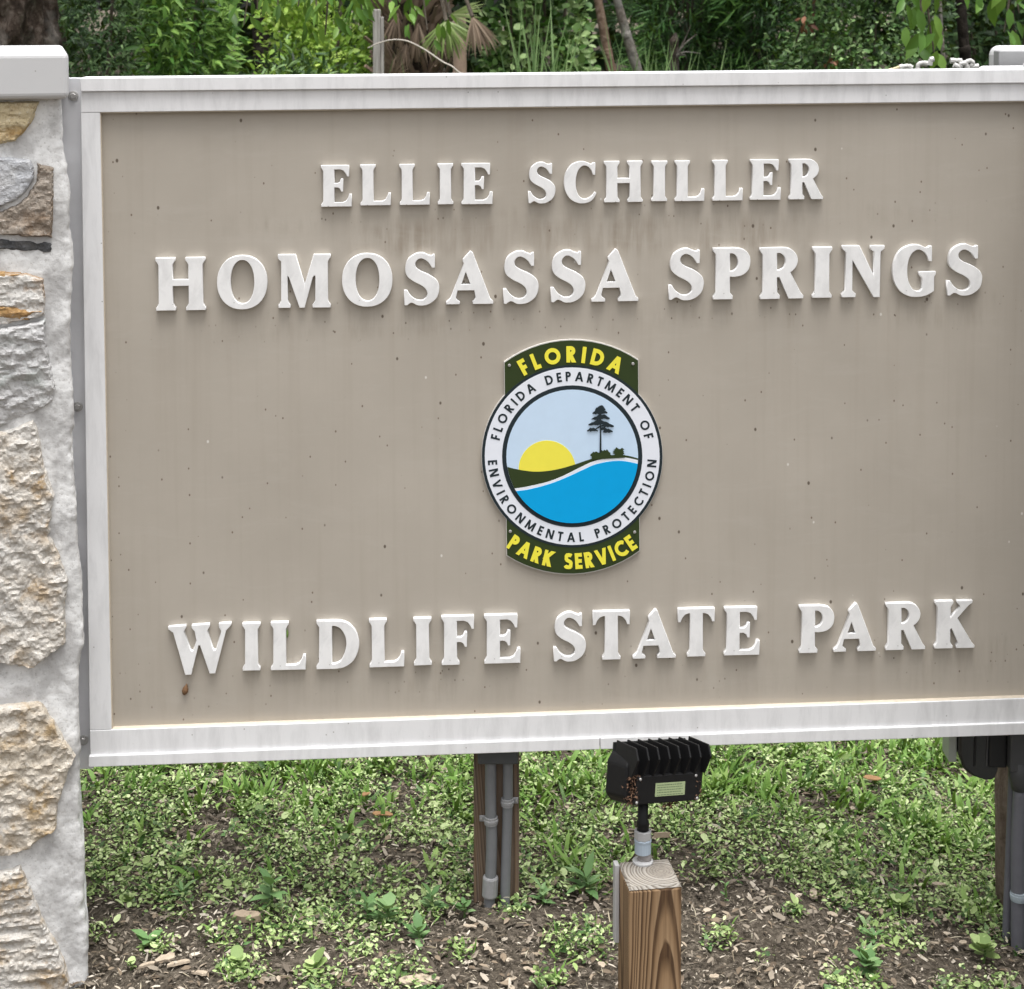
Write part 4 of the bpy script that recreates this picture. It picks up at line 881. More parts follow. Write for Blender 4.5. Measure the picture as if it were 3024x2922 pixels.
above = lambda P: P + [(1500, 200), (100, 200)]
below = lambda P: P + [(1500, 1700), (100, 1700)]
D7 = circ(497, ry=503)
lay('hill', [D7], [above(hill_t), below(line_b)], 6, M_EG)
lay('shoreline', [D7], [above(line_t), below([(x, y + 1) for x, y in line_b])], 7, M_EW)
lay('water', [D7], [above([(x, y - 1) for x, y in line_b])], 8, M_EWA)
def blob(cx, cy, rx, ry, n=22, j=0.22): return [(cx + rx * (1 + random.uniform(-j, j)) * math.cos(2 * math.pi * i / n), cy + ry * (1 + random.uniform(-j, j)) * math.sin(2 * math.pi * i / n)) for i in range(n)]
def tier(cx, cy, w, h_, n=9):
    up = [(cx - w + 2 * w * i / n, cy - h_ * math.sin(math.pi * (i + .3) / (n + .6)) * random.uniform(.65, 1.15)) for i in range(n + 1)]
    return up + [(x_ - w / n * .5, cy + random.uniform(2, h_ * .45)) for x_, y_ in up[::-1]]
tr = [[(999, 912), (1013, 912), (1010, 600), (1003, 600)], tier(1005, 590, 40, 38), tier(1003, 612, 56, 30), tier(1012, 652, 64, 30), tier(975, 658, 36, 20), tier(1000, 690, 66, 26), tier(955, 700, 40, 20), tier(1058, 712, 50, 26),
      tier(945, 745, 40, 22), tier(1062, 752, 36, 26), tier(1030, 735, 24, 20), [(1006, 720), (1006, 704), (960, 735), (950, 745)], [(1006, 735), (1006, 718), (1060, 735), (1070, 745)]]
lay('pine_tree_picture', tr, [], 9, M_EK)
lay('bush_picture', [blob(965, 930, 30, 28, 26, .3), blob(1040, 922, 40, 32, 26, .3), blob(1000, 935, 40, 22), blob(1145, 908, 42, 32, 28, .3), [(940, 940), (1190, 930), (1190, 950), (940, 965)]], [], 9, M_EG)
# sans lettering drawn with strokes
def ribbon(P, t):
    out = []
    for (ax, ay), (bx, by) in zip(P, P[1:]):
        d = math.hypot(bx - ax, by - ay) or 1; nx, ny = -(by - ay) / d * t / 2, (bx - ax) / d * t / 2; ex, ey = (bx - ax) / d * t * 0.06, (by - ay) / d * t * 0.06
        out.append([(ax + nx - ex, ay + ny - ey), (bx + nx + ex, by + ny + ey), (bx - nx + ex, by - ny + ey), (ax - nx - ex, ay - ny - ey)])
    return out
def earc(cx, cy, rx, ry, a0, a1, n=18): return [(cx + rx * math.cos(R(a0 + (a1 - a0) * i / n)), cy + ry * math.sin(R(a0 + (a1 - a0) * i / n))) for i in range(n + 1)]
def diag(x0, y0, x1, y1, t): return [(x0 - t / 2, y0), (x0 + t / 2, y0), (x1 + t / 2, y1), (x1 - t / 2, y1)]
def sans(ch, t):
    h = t / 2; V = lambda x, a=0, b=1: rect(x, x + t, a, b); H = lambda y, a, b: rect(a, b, y, y + t)
    if ch == 'I': return t, [V(0)]
    if ch == 'L': return .46, [V(0), H(0, 0, .46)]
    if ch == 'F': return .48, [V(0), H(1 - t, 0, .48), H(.47 - h, 0, .44)]
    if ch == 'E': return .50, [V(0), H(1 - t, 0, .50), H(.5 - h, 0, .47), H(0, 0, .50)]
    if ch == 'T': return .58, [V(.29 - h), H(1 - t, 0, .58)]
    if ch == 'O': return 1.02, ribbon(earc(.51, .5, .51 - h, .5 - h, 0, 360, 30), t)
    if ch == 'C': return .80, ribbon(earc(.51, .5, .51 - h, .5 - h, 48, 312, 24), t)
    if ch == 'D': return .80, [V(0), H(0, 0, .32), H(1 - t, 0, .32)] + ribbon(earc(.30, .5, .50 - h, .5 - h, -90, 90, 18), t)
    if ch == 'P': return .56, [V(0), H(1 - t, 0, .30), H(.42, 0, .30)] + ribbon(earc(.28, .71 , .28 - h, .29 - h, -90, 90, 12), t)
    if ch == 'R': return .62, [V(0), H(1 - t, 0, .30), H(.42, 0, .30), diag(.62 - t * .6, 0, .22 + h * .3, .46, t * 1.2)] + ribbon(earc(.29, .71, .28 - h, .29 - h, -90, 90, 12), t)
    if ch == 'A': return .88, [diag(h * 1.08, 0, .44, 1, t * 1.08), diag(.88 - h * 1.08, 0, .44, 1, t * 1.08), rect(.17, .71, .22, .22 + t * .9)]
    if ch == 'V': return .86, [diag(.43, 0, h * 1.08, 1, t * 1.08), diag(.43, 0, .86 - h * 1.08, 1, t * 1.08)]
    if ch == 'K': return .68, [V(0), diag(.10, .42, .60, 1, t * 1.35), diag(.68 - t * .7, 0, .22, .58, t * 1.3)]
    if ch == 'N': return .80, [V(0), V(.80 - t), diag(.80 - t * .6, 0, t * .6, 1, t * 1.2)]
    if ch == 'M': return 1.02, [diag(h, 0, .16, 1, t), diag(1.02 - h, 0, .86, 1, t), diag(.51, 0.02, .16, 1, t), diag(.51, 0.02, .86, 1, t)]
    if ch == 'S': return .56, ribbon(smooth2([(.48 - h * .2, .84), (.40, .93 - h * .5), (.28, 1 - h), (.13, .92 - h * .6), (h * 1.05, .75), (.14, .59), (.30, .51), (.45, .41), (.56 - h, .26), (.44, .10 + h * .4), (.28, h), (.13, .08 + h * .5), (h * .6, .21)], 4), t)
def arc_text(name, txt, r_base, cap, a0, a1, up, t, k, mat, kx=1.0):
    """text round the emblem centre; a0..a1 are the angles of the outer letter edges measured from the top (up) or the bottom"""
    ws = [0.42 if c == ' ' else sans(c, t)[0] * kx for c in txt]; rm = r_base + cap * 0.5 if up else r_base - cap * 0.5
    total = R(a1 - a0) * rm / cap; gap = (total - sum(ws)) / (len(txt) - 1); s = 0
    for c, w in zip(txt, ws):
        if c != ' ':
            th = R(a0) + (s + w / 2) * cap / rm
            P = sans(c, t)[1]
            def f(p):
                x, y = (p[0] * kx - w / 2) * cap, p[1] * cap
                if up: return (ECX + (r_base + y) * math.sin(th) + x * math.cos(th), ECY - (r_base + y) * math.cos(th) * 1.013 + x * math.sin(th))
                return (ECX + (r_base - y) * math.sin(th) + x * math.cos(th), ECY + (r_base - y) * math.cos(th) * 1.013 - x * math.sin(th))
            lay(name, [[f(p) for p in Q_] for Q_ in P], [], k, mat)
        s += w + gap
arc_text('emblem_letter', 'FLORIDA', 700, 122, -31, 29.5, True, .24, 3, M_EY, 0.97)
arc_text('emblem_letter', 'PARK SERVICE', 842, 118, -36.6, 36.4, False, .235, 3, M_EY, 0.92)
arc_text('emblem_letter', 'FLORIDA DEPARTMENT OF', 561, 71, -77.8, 77, True, .20, 3, M_EK)
arc_text('emblem_letter', 'ENVIRONMENTAL PROTECTION', 639, 70, -87.2, 87.6, False, .20, 3, M_EK)
for p in ((318, 255), (1252, 243), (325, 1510), (1265, 1515)):
    a = EM(p); o = bm_obj('screw', lathe_bm([(0.003, 0), (0.003, 0.001), (0.0018, 0.0016)], 12), M_BOLT, emb); o.location = (a[0], a[1], w_ + 0.0076)

# small things stuck on the panel
M_COCOON = simple('brown_husk', (0.16, 0.085, 0.04), 0.7, 0.5, 200, 0.4)
u, v = SP(547, 2030, WP)
o = bm_obj('insect_husk', lathe_bm([(0.0005, 0), (0.004, 0.004), (0.0062, 0.011), (0.0055, 0.018), (0.0028, 0.025), (0.0006, 0.031)], 9), M_COCOON, None, True)
o.matrix_world = SIGN @ Matrix.Translation((u - 0.002, v - 0.014, WP + 0.0045)) @ Matrix.Rotation(R(-90), 4, 'X') @ Matrix.Rotation(R(14), 4, 'Y') @ Matrix.Scale(0.75, 4, (0, 0, 1))
tag(o, 'small brown insect husk stuck on the panel below the letter W', 'insect husk')
M_LIZ = simple('green_bug', (0.16, 0.26, 0.06), 0.5, 0.3, 300, 0.2)
u, v = SP(848, 1870, WP)
o = bm_obj('green_bug', lathe_bm([(0.0004, -0.009), (0.0022, -0.005), (0.003, 0.0), (0.0022, 0.005), (0.0005, 0.009)], 9), M_LIZ, None, True)
o.matrix_world = SIGN @ Matrix.Translation((u, v, WP + 0.004)) @ Matrix.Rotation(R(-90), 4, 'X')
tag(o, 'tiny green bug resting beside the first L of WILDLIFE', 'insect')
M_TRAIL = simple('pale_scratch', (0.66, 0.64, 0.60), 0.5, 0.1, 100, 0.1)

# ================================================================== STONE PILLAR AT LEFT
PSI = R(15.5)
pf = Vector((-math.cos(PSI), -math.sin(PSI), 0)); pn = Vector((math.sin(PSI), -math.cos(PSI), 0))
P0 = on_y(212, 1100, 3.17); P0.z = 0
PIL = Matrix((-pf, Vector((0, 0, 1)), pn)).transposed().to_4x4(); PIL.translation = P0     # x right along the face, y up, z out of the face
PI_ = PIL.inverted()
def PP(px, py, w=0.0):
    p = PI_ @ on_plane(px, py, P0 + pn * w, pn); return (p.x, p.y)
pil = empty('stone_pillar', mw=PIL); tag(pil, 'rough stone pillar with thick pale mortar and white cap left of the sign', 'pillar')
bpy.context.view_layer.update()
M_MORTAR = m_mortar()
prof = [PP(x, y) for x, y in ((182, 293), (184, 330), (188, 443), (207, 579), (203, 633), (214, 760), (211, 869), (206, 996), (213, 1122), (221, 1219), (211, 1333), (224, 1460), (231, 1611), (242, 1738), (248, 1898), (233, 1970), (234, 2202), (235, 2274), (236, 2447), (249, 2500), (250, 2621), (243, 2686), (262, 2755), (258, 2800), (260, 2881))]
prof = sorted(prof, key=lambda p: p[1]); pz = np.array([p[1] for p in prof]); pxx = np.array([p[0] for p in prof])
PTOP = PP(100, 300)[1] + 0.02
PW, PD = 0.62, 0.44
rows = np.linspace(-0.25, PTOP, 420); V, Fc = [], []
prm = [('s', s) for s in np.linspace(PD, 0.014, 14)] + [('c', a) for a in np.linspace(12, 78, 5)] + [('f', s) for s in np.concatenate([np.linspace(0.013, 0.16, 56), np.linspace(0.17, PW, 40)])] + [('l', s) for s in np.linspace(0.004, PD, 8)]
for z in rows:
    e = float(np.interp(z, pz, pxx)) + 0.0035 * noise.noise((0, z * 60, 0))
    for kd, s in prm:
        if kd == 's': q = (e, z, -s)
        elif kd == 'c': q = (e - 0.011 + 0.011 * math.cos(R(s)), z, -0.011 + 0.011 * math.sin(R(s)))
        elif kd == 'f': q = (e - s, z, 0.0)
        else: q = (e - PW - 0.001, z, -s)
        nn = 0.0034 * noise.noise((q[0] * 13, z * 13, q[2] * 13)) + 0.0012 * noise.noise((q[0] * 45, z * 45, q[2] * 45)) + 0.0010 * noise.noise((q[0] * 120, z * 120, q[2] * 120))
        V.append((q[0] + (nn if kd == 's' else 0), q[1], q[2] + (nn if kd in 'fc' else 0)))
m = len(prm)
for j in range(len(rows) - 1):
    for i in range(m - 1): Fc.append((j * m + i, j * m + i + 1, (j + 1) * m + i + 1, (j + 1) * m + i))
mesh_obj('mortar_bed', V, Fc, M_MORTAR, pil, True)
cA, cB, cCc, cD = (lambda x, y: (x * .4224, y * .4224)), (lambda x, y: (x * .4223, 700 + y * .4223)), (lambda x, y: (x * .4223, 1400 + y * .4223)), (lambda x, y: (x * .434, 2100 + y * .434))
M_ST_OCH = m_stone('ochre_stone', ((0.58, 0.47, 0.28), (0.66, 0.56, 0.37)), (0.40, 0.24, 0.08), 0.6, (0.20, 0.12, 0.06), seed=1.0)
M_ST_BLU = m_stone('grey_white_stone', ((0.43, 0.445, 0.475), (0.56, 0.56, 0.565)), (0.42, 0.44, 0.48), 0.3, (0.25, 0.25, 0.26), seed=2.0)
M_ST_BRN = m_stone('brown_stone', ((0.29, 0.245, 0.20), (0.40, 0.35, 0.30)), (0.21, 0.14, 0.085), 0.6, (0.10, 0.07, 0.05), seed=3.0)
M_ST_DRK = m_stone('shade_dark_stone', ((0.055, 0.06, 0.065), (0.13, 0.13, 0.135)), (0.10, 0.09, 0.08), 0.3, (0.02, 0.02, 0.02), seed=4.0)  # dark colour stands in for shade below the brown stone's overhang
M_ST_STR = m_stone('banded_stone', ((0.68, 0.655, 0.61), (0.60, 0.59, 0.58)), (0.36, 0.20, 0.07), 1.15, (0.24, 0.19, 0.15), (7, 7, 60), seed=5.3)
M_ST_GRY = m_stone('pale_grey_stone', ((0.62, 0.615, 0.61), (0.50, 0.495, 0.495)), (0.45, 0.50, 0.47), 0.3, (0.22, 0.2, 0.19), seed=6.1)
M_ST_CRM = m_stone('cream_stone', ((0.66, 0.62, 0.56), (0.58, 0.565, 0.54)), (0.40, 0.28, 0.15), 0.42, (0.26, 0.2, 0.14), (22, 22, 34), seed=7.7)
M_ST_CR2 = m_stone('tan_stone', ((0.60, 0.535, 0.44), (0.66, 0.62, 0.56)), (0.40, 0.27, 0.12), 0.48, (0.26, 0.19, 0.12), (18, 18, 30), seed=9.2)
def stone(mat, pts, proud, step=0.0048, amp=0.005, tilt=(0, 0), freq=(16, 34), label=None, local=False, seed=0):
    proud *= 0.62
    P = [p if local else PP(*p, proud * 0.6) for p in pts]
    # roughen the outline
    out = []
    for i in range(len(P)):
        a, b = Vector(P[i]), Vector(P[(i + 1) % len(P)]); k = max(1, int((b - a).length / 0.010))
        for j in range(k):
            q = a.lerp(b, j / k); out.append((q.x + 0.0022 * noise.noise((q.x * 90, q.y * 90, seed)), q.y + 0.0022 * noise.noise((q.x * 90, q.y * 90, seed + 9))))
    x0, x1, y0, y1 = min(p[0] for p in out), max(p[0] for p in out), min(p[1] for p in out), max(p[1] for p in out)
    oa = np.array(out); ob = np.roll(oa, -1, 0); dd = ob - oa; l2 = (dd ** 2).sum(1) + 1e-12
    def edist(x, y):
        q = np.array([x, y]); tt = np.clip(((q - oa) * dd).sum(1) / l2, 0, 1); return float(np.sqrt((((oa + dd * tt[:, None]) - q) ** 2).sum(1).min()))
    pts2 = list(out); ds = [0.0] * len(out)
    yy = y0
    while yy < y1:
        xx = x0 + (step / 2 if int((yy - y0) / step) % 2 else 0)
        while xx < x1:
            if in_poly((xx, yy), out):
                d = edist(xx, yy)
                if d > step * 0.55: pts2.append((xx + random.uniform(-.2, .2) * step, yy + random.uniform(-.2, .2) * step)); ds.append(d)
            xx += step
        yy += step
    nb = len(out)
    v, e, f, ov, _, _ = delaunay_2d_cdt([Vector(p) for p in pts2], [], [list(range(nb))], 1, 1e-7)
    V = []
    for p, o in zip(v, ov):
        d = ds[o[0]] if o else 0.0
        s = min(1, d / 0.0075); s = math.sqrt(s * (2 - s))
        rid = 1 - abs(noise.noise((p.x * freq[0] + seed, p.y * freq[1], seed))) * 2
        nn = amp * 0.72 * (rid * 0.8 + 0.8 * noise.noise((p.x * freq[0] * 2.6, p.y * freq[1] * 2.2, seed + 3)) + 0.6 * noise.noise((p.x * 120, p.y * 190, seed)))
        V.append((p.x, p.y, -0.008 + (proud + 0.008 + nn + tilt[0] * (p.x - (x0 + x1) / 2) + tilt[1] * (p.y - (y0 + y1) / 2)) * s))
    o = mesh_obj('stone', V, [tuple(a) for a in f], mat, pil, False)
    if label: o['label'] = label
    return o
stone(M_ST_OCH, [(-130, 299), cA(0, 704), cA(288, 704), cA(238, 830), cA(180, 930), cA(110, 1000), cA(0, 1016), (-130, 440)], 0.016, label='ochre yellow stone under the cap', seed=1)
stone(M_ST_BLU, [(-150, 470), cA(0, 1095), cA(120, 1100), cA(222, 1118), cA(247, 1170), cA(238, 1270), cA(180, 1360), cA(90, 1425), cA(0, 1465), (-150, 640)], 0.020, amp=0.003, label='smooth grey white stone', seed=2)
stone(M_ST_BRN, [(-110, 655), cA(0, 1476), cA(95, 1434), cA(186, 1368), cA(246, 1272), cA(254, 1170), cA(248, 1135), cA(378, 1165), cA(382, 1400), cA(374, 1672), cA(0, 1655), (-110, 698)], 0.014, amp=0.006, label='brown rough stone', seed=3)
stone(M_ST_DRK, [(-110, 703), cA(0, 1664), cA(372, 1688), cA(368, 1775), cA(180, 1765), cA(0, 1758), (-110, 738)], 0.004, amp=0.006, label='dark sliver painted as shade under the brown stone', seed=4)
stone(M_ST_STR, [(-140, 795), cB(0, 236), cB(200, 246), cB(312, 292), cB(322, 420), cB(320, 560), cB(150, 600), cB(0, 622), (-140, 965)], 0.014, amp=0.006, freq=(7, 70), label='banded ochre and white stone', seed=5)
stone(M_ST_GRY, [(-140, 972), cB(0, 630), cB(150, 608), cB(322, 568), cB(327, 700), cB(350, 850), cB(392, 1045), cB(380, 1160), cB(240, 1235), cB(100, 1310), cB(0, 1340), (-140, 1270)], 0.016, amp=0.007, tilt=(0, 0.09), label='pale grey stone with a shaded lower face', seed=6)
stone(M_ST_CRM, [(-170, 1295), cB(0, 1358), cB(120, 1330), cB(235, 1275), cB(265, 1320), cB(285, 1420), cB(300, 1550), cB(345, 1700), cB(385, 1800), cCc(350, 430), cCc(420, 560), cCc(484, 750), cCc(466, 900), cCc(466, 1190), cCc(400, 1240), cCc(330, 1290), cCc(235, 1370), cCc(120, 1355), cCc(0, 1335), (-170, 1960)], 0.020, amp=0.008, freq=(20, 26), label='largest cream stone with an ochre stain', seed=7)
stone(M_ST_CR2, [(-160, 2090), cCc(0, 1620), cCc(150, 1600), cCc(280, 1590), cCc(340, 1660), cCc(400, 1755), cD(430, 165), cD(528, 310), cD(470, 420), cD(438, 530), cD(400, 660), cD(390, 815), cD(270, 880), cD(200, 945), cD(100, 985), cD(0, 1000), (-160, 2540)], 0.020, amp=0.007, freq=(22, 30), label='tan stone with a pale vertical vein', seed=8)
stone(M_ST_CRM, [(-160, 2590), cD(0, 1085), cD(150, 1052), cD(185, 1140), cD(232, 1255), cD(330, 1480), cD(410, 1605), cD(460, 1750), cD(484, 1900), cD(480, 2300), (-160, 3100)], 0.018, amp=0.009, freq=(8, 40), label='lowest cream and grey stone', seed=9)
M_ST_RST = m_stone('rusty_stone_layer', ((0.40, 0.24, 0.10), (0.50, 0.33, 0.16)), (0.22, 0.11, 0.04), 0.7, (0.13, 0.07, 0.03), (7, 7, 60), seed=11.3)
stone(M_ST_RST, [(-120, 798), cB(0, 240), cB(120, 240), cB(170, 262), cB(150, 290), cB(60, 300), cB(0, 322), (-120, 836)], 0.0185, amp=0.004, freq=(7, 70), label='thin rusty layer at the top of the banded stone', seed=31)
stone(M_ST_RST, [(-120, 895), cB(0, 462), cB(110, 480), cB(210, 505), cB(312, 492), cB(316, 535), cB(262, 540), cB(215, 556), cB(218, 598), cB(120, 588), cB(0, 580), (-120, 945)], 0.0185, amp=0.004, freq=(7, 70), label='thin rusty layer in the middle of the banded stone', seed=32)
stone(M_ST_RST, [(-90, 1345), cB(0, 1565), cB(130, 1548), cB(272, 1545), cB(268, 1560), cB(120, 1572), cB(0, 1590), (-90, 1362)], 0.0265, amp=0.003, step=0.003, freq=(7, 70), label='narrow rusty seam across the largest cream stone', seed=33)
xl = PP(-165, 1500)[0]
zs = [PTOP - 0.02, 1.38, 1.12, 0.86, 0.62, 0.34, 0.12]
for i in range(len(zs) - 1):
    za, zb = zs[i] - 0.02, zs[i + 1] + 0.02; xr = xl - 0.02 - 0.03 * random.random(); xq = xl - 0.36
    mt = [M_ST_CR2, M_ST_BLU, M_ST_CRM, M_ST_BRN, M_ST_GRY, M_ST_OCH][i]
    stone(mt, [(xq, zb), (xr - 0.05, zb - 0.01), (xr, zb + 0.03), (xr + 0.01, (za + zb) / 2), (xr - 0.02, za - 0.01), (xr - 0.2, za + 0.008), (xq, za - 0.02), (xq - 0.01, (za + zb) / 2)], 0.018, 0.011, 0.006, local=True, seed=20 + i)
# cap: slab with soft edges
M_CAP = m_white('cap_paint', (0.55, 0.55, 0.555), 0.10, (6, 6, 6), 0.6)
c0 = PP(204, 293, 0.03); c1 = PP(204, 160, 0.03)
cx1 = c0[0]; cz0, cz1 = c0[1], c1[1] + 0.004
bm_obj('cap', box_bm(cx1 - PW - 0.05, cx1, cz0, cz1, -PD - 0.02, 0.03, 0.011, 4), M_CAP, pil, False)

# unseen pillar for the sign's other end, pushed forward to darken the panel's edge
rp = empty('stone_pillar', (1.343, 3.30, 0)); tag(rp, 'unseen second stone pillar, set forward to shade the far right end of the sign', 'pillar'); bpy.context.view_layer.update()
bm = box_bm(-0.28, 0.28, -0.47, 0.25, -0.25, 1.60, 0.02); bm_obj('mortar_bed', bm, M_MORTAR, rp)
for j in range(6):
    z0 = -0.12 + j * 0.285
    for i in range(2):
        xx = -0.26 + 0.26 * i + (0.0 if j % 2 else 0.02)
        pts = [(xx + 0.01, -0.47, z0 + 0.02), (xx + 0.2, -0.47, z0 + 0.0), (xx + 0.235, -0.47, z0 + 0.1), (xx + 0.22, -0.47, z0 + 0.25), (xx + 0.05, -0.47, z0 + 0.255), (xx, -0.47, z0 + 0.15)]
        bm_obj('stone', prism_bm(pts, [(a * 0.96 + (xx + .11) * 0.04, -0.492, c) for a, b, c in pts], 0.006), [M_ST_CRM, M_ST_GRY, M_ST_CR2][(i + j) % 3], rp)
bm_obj('cap', box_bm(-0.285, 0.31, -0.50, 0.28, 1.60, 1.69, 0.011, 3), M_CAP, rp)

# ================================================================== POST WITH CONDUITS UNDER THE SIGN
M_OLDWOOD = m_wood('old_post_wood', (0.02, 0.06), (0.05, 0.02), pal=((0.20, 0.155, 0.12), (0.16, 0.12, 0.093), (0.085, 0.062, 0.048)))
M_PVC = simple('grey_conduit', (0.165, 0.17, 0.18), 0.5, 0.16, 40, 0.1); M_PVC_L = simple('pale_conduit', (0.42, 0.42, 0.42), 0.5, 0.10, 60, 0.1); M_PVC_M = simple('weathered_fitting', (0.27, 0.27, 0.275), 0.55, 0.15, 90, 0.1)
g0 = on_z(1399, 2672, 0.0); g1 = on_z(1533, 2686, 0.0)
pm = (g0 + g1) / 2; half = (g1.x - g0.x) / 2
post = empty('sign_post', (pm.x, pm.y, 0)); tag(post, 'brown wooden post with two grey conduits under the middle of the sign', 'post'); bpy.context.view_layer.update()
bm_obj('timber', box_bm(-half, half, 0, 2 * half, -0.2, 1.55, 0.003), M_OLDWOOD, post)
PYF = pm.y
def conduit(label, pts_px, yoff, rad, straps, coupling=None, bottom=None, mat=M_PVC, name='conduit', top=0.7):
    pts = [on_y(*p, PYF + yoff) for p in pts_px]
    root = empty(name, (pts[-1].x, PYF + yoff, 0)); tag(root, label, 'conduit'); o = Vector(root.location); bpy.context.view_layer.update()
    pts = [Vector((pts[0].x + (pts[0].x - pts[1].x) * 0.3, pts[0].y, top))] + pts + [Vector((pts[-1].x, pts[-1].y, pts[-1].z - 0.12))]
    pp = smooth_path(pts, 5); bm_obj('pipe', tube_bm([p - o for p in pp], rad, 14), mat, root, True)
    for (px_, py_, ear) in straps:
        c = on_y(px_, py_, PYF + yoff) - o
        bm = lathe_bm([(rad + 0.0006, -0.008), (rad + 0.0022, -0.0075), (rad + 0.0022, -0.003), (rad + 0.0034, -0.0022), (rad + 0.0034, 0.0022), (rad + 0.0022, 0.003), (rad + 0.0022, 0.0075), (rad + 0.0006, 0.008)], 16)
        box_bm(min(0, ear) * (rad + 0.012), max(0, ear) * (rad + 0.012), rad - 0.005, rad - 0.001, -0.006, 0.006, 0.001, 1, bm)
        s = bm_obj('strap', bm, M_PVC_M, root); s.location = c
        n_ = bm_obj('nail', lathe_bm([(0.0026, 0), (0.002, 0.0015)], 8), M_BOLT, s); n_.location = (ear * (rad + 0.008), rad - 0.005, 0); n_.rotation_euler = (R(90), 0, 0)
    if coupling:
        c0, c1 = on_y(*coupling[0], PYF + yoff) - o, on_y(*coupling[1], PYF + yoff) - o
        bm_obj('coupling', tube_bm([c0, c0.lerp(c1, 0.08), c1.lerp(c0, 0.08), c1], [rad + 0.003, rad + 0.0045, rad + 0.0045, rad + 0.003], 14), M_PVC_M, root, False)
    return root
conduit('grey conduit with a coupling near the soil, left of the pair on the middle post', [(1449, 2240), (1449, 2380), (1452, 2480), (1449, 2590), (1445, 2680)], -0.016, 0.0112, [(1450, 2423, -1)], ((1449, 2588), (1446, 2648)))
conduit('straight grey conduit, right of the pair on the middle post', [(1500, 2240), (1499, 2380), (1495, 2520), (1491, 2700)], -0.014, 0.0100, [(1498, 2369, 1)])
bx = on_y(1478, 2250, PYF - 0.02)
jb = bm_obj('junction_box', box_bm(bx.x - 0.045, bx.x + 0.035, PYF - 0.035, PYF - 0.002, bx.z, bx.z + 0.14, 0.004), simple('dark_grey_box', (0.07, 0.075, 0.08), 0.5)); tag(jb, 'dark grey junction box where the two conduits enter behind the sign', 'junction box')

# ---- right-hand post, enclosure and conduits (partly outside the view)
M_DKBOX = simple('dark_enclosure', (0.012, 0.012, 0.013), 0.5, 0.15, 30, 0.1); M_GRBOX = simple('grey_enclosure', (0.060, 0.060, 0.063), 0.5, 0.12, 30, 0.1)
YR = 3.56
a, b = on_y(2984, 2500, YR), on_y(3120, 2500, YR)
rpst = empty('round_post', ((a.x + b.x) / 2, YR + 0.06, 0)); tag(rpst, 'rough brown wooden post behind the conduits at far right', 'post'); bpy.context.view_layer.update()
rw = (b.x - a.x) / 2
pts = [(0.01 - 0.016, 0, -0.3), (-0.016, 0, 0.12), (-0.003, 0, 0.32), (0.012, 0, 0.52), (0.02, 0, 0.72), (0.02, 0, 1.45)]
bm_obj('timber', tube_bm(smooth_path(pts, 8), [rw * (1 + 0.02 * math.sin(i * 1.7)) for i in range(41)], 16), m_bark('stripped_bark', (0.09, 0.065, 0.05), (0.19, 0.145, 0.115), (0.30, 0.25, 0.205), (30, 30, 5)), rpst, True)
M_PVC_D = simple('dark_grey_conduit', (0.135, 0.135, 0.155), 0.5, 0.15, 40, 0.1)
def conduit_r(label, pts_px, Y, rad, mat, strap=None, reducer=None):
    pts = [on_y(*p, Y) for p in pts_px]
    root = empty('conduit', (pts[-1].x, Y, 0)); tag(root, label, 'conduit'); o = Vector(root.location); bpy.context.view_layer.update()
    pts.append(pts[-1] + (pts[-1] - pts[-2]).normalized() * 0.15)
    bm_obj('pipe', tube_bm([p - o for p in smooth_path(pts, 6)], rad, 16), mat, root, True)
    if strap:
        c = on_y(*strap, Y) - o
        bm_obj('strap', tube_bm([c + Vector((0, 0, z)) for z in (-0.009, -0.0085, -0.004, -0.0035, 0.0035, 0.004, 0.0085, 0.009)], [rad + .001, rad + .003, rad + .003, rad + .0042, rad + .0042, rad + .003, rad + .003, rad + .001], 16), simple('pale_blue_strap', (0.33, 0.38, 0.42), 0.5), root)
    if reducer:
        c = on_y(*reducer, Y) - o
        bm_obj('reducer', tube_bm([c + Vector((0, 0, z)) for z in (-0.015, 0.0, 0.012, 0.045)], [rad + .002, rad + 0.004, rad + 0.008, rad + 0.008], 16), M_GRBOX, root, True)
conduit_r('wide grey conduit with a pale strap at the far right post', [(3013, 2330), (3006, 2500), (3006, 2700), (3005, 2905)], 3.44, 0.0140, M_PVC_D, (3009, 2645), (3010, 2310))
conduit_r('slim slanting grey conduit left of the strapped one at far right', [(2990, 2290), (2984, 2450), (2974, 2700), (2967, 2880)], 3.47, 0.0085, M_PVC_D)
a = on_y(2975, 2270, 3.44); enc = empty('electrical_enclosure', (a.x + 0.09, 3.44, a.z)); tag(enc, 'dark electrical enclosure below the right end of the sign', 'electrical box'); bpy.context.view_layer.update()
bm_obj('housing', box_bm(-0.09, 0.12, -0.02, 0.06, 0.0, 0.32, 0.004), M_GRBOX, enc)
bm_obj('side_box', box_bm(-0.128, -0.0905, 0.0, 0.06, 0.0, 0.32, 0.004), M_DKBOX, enc)
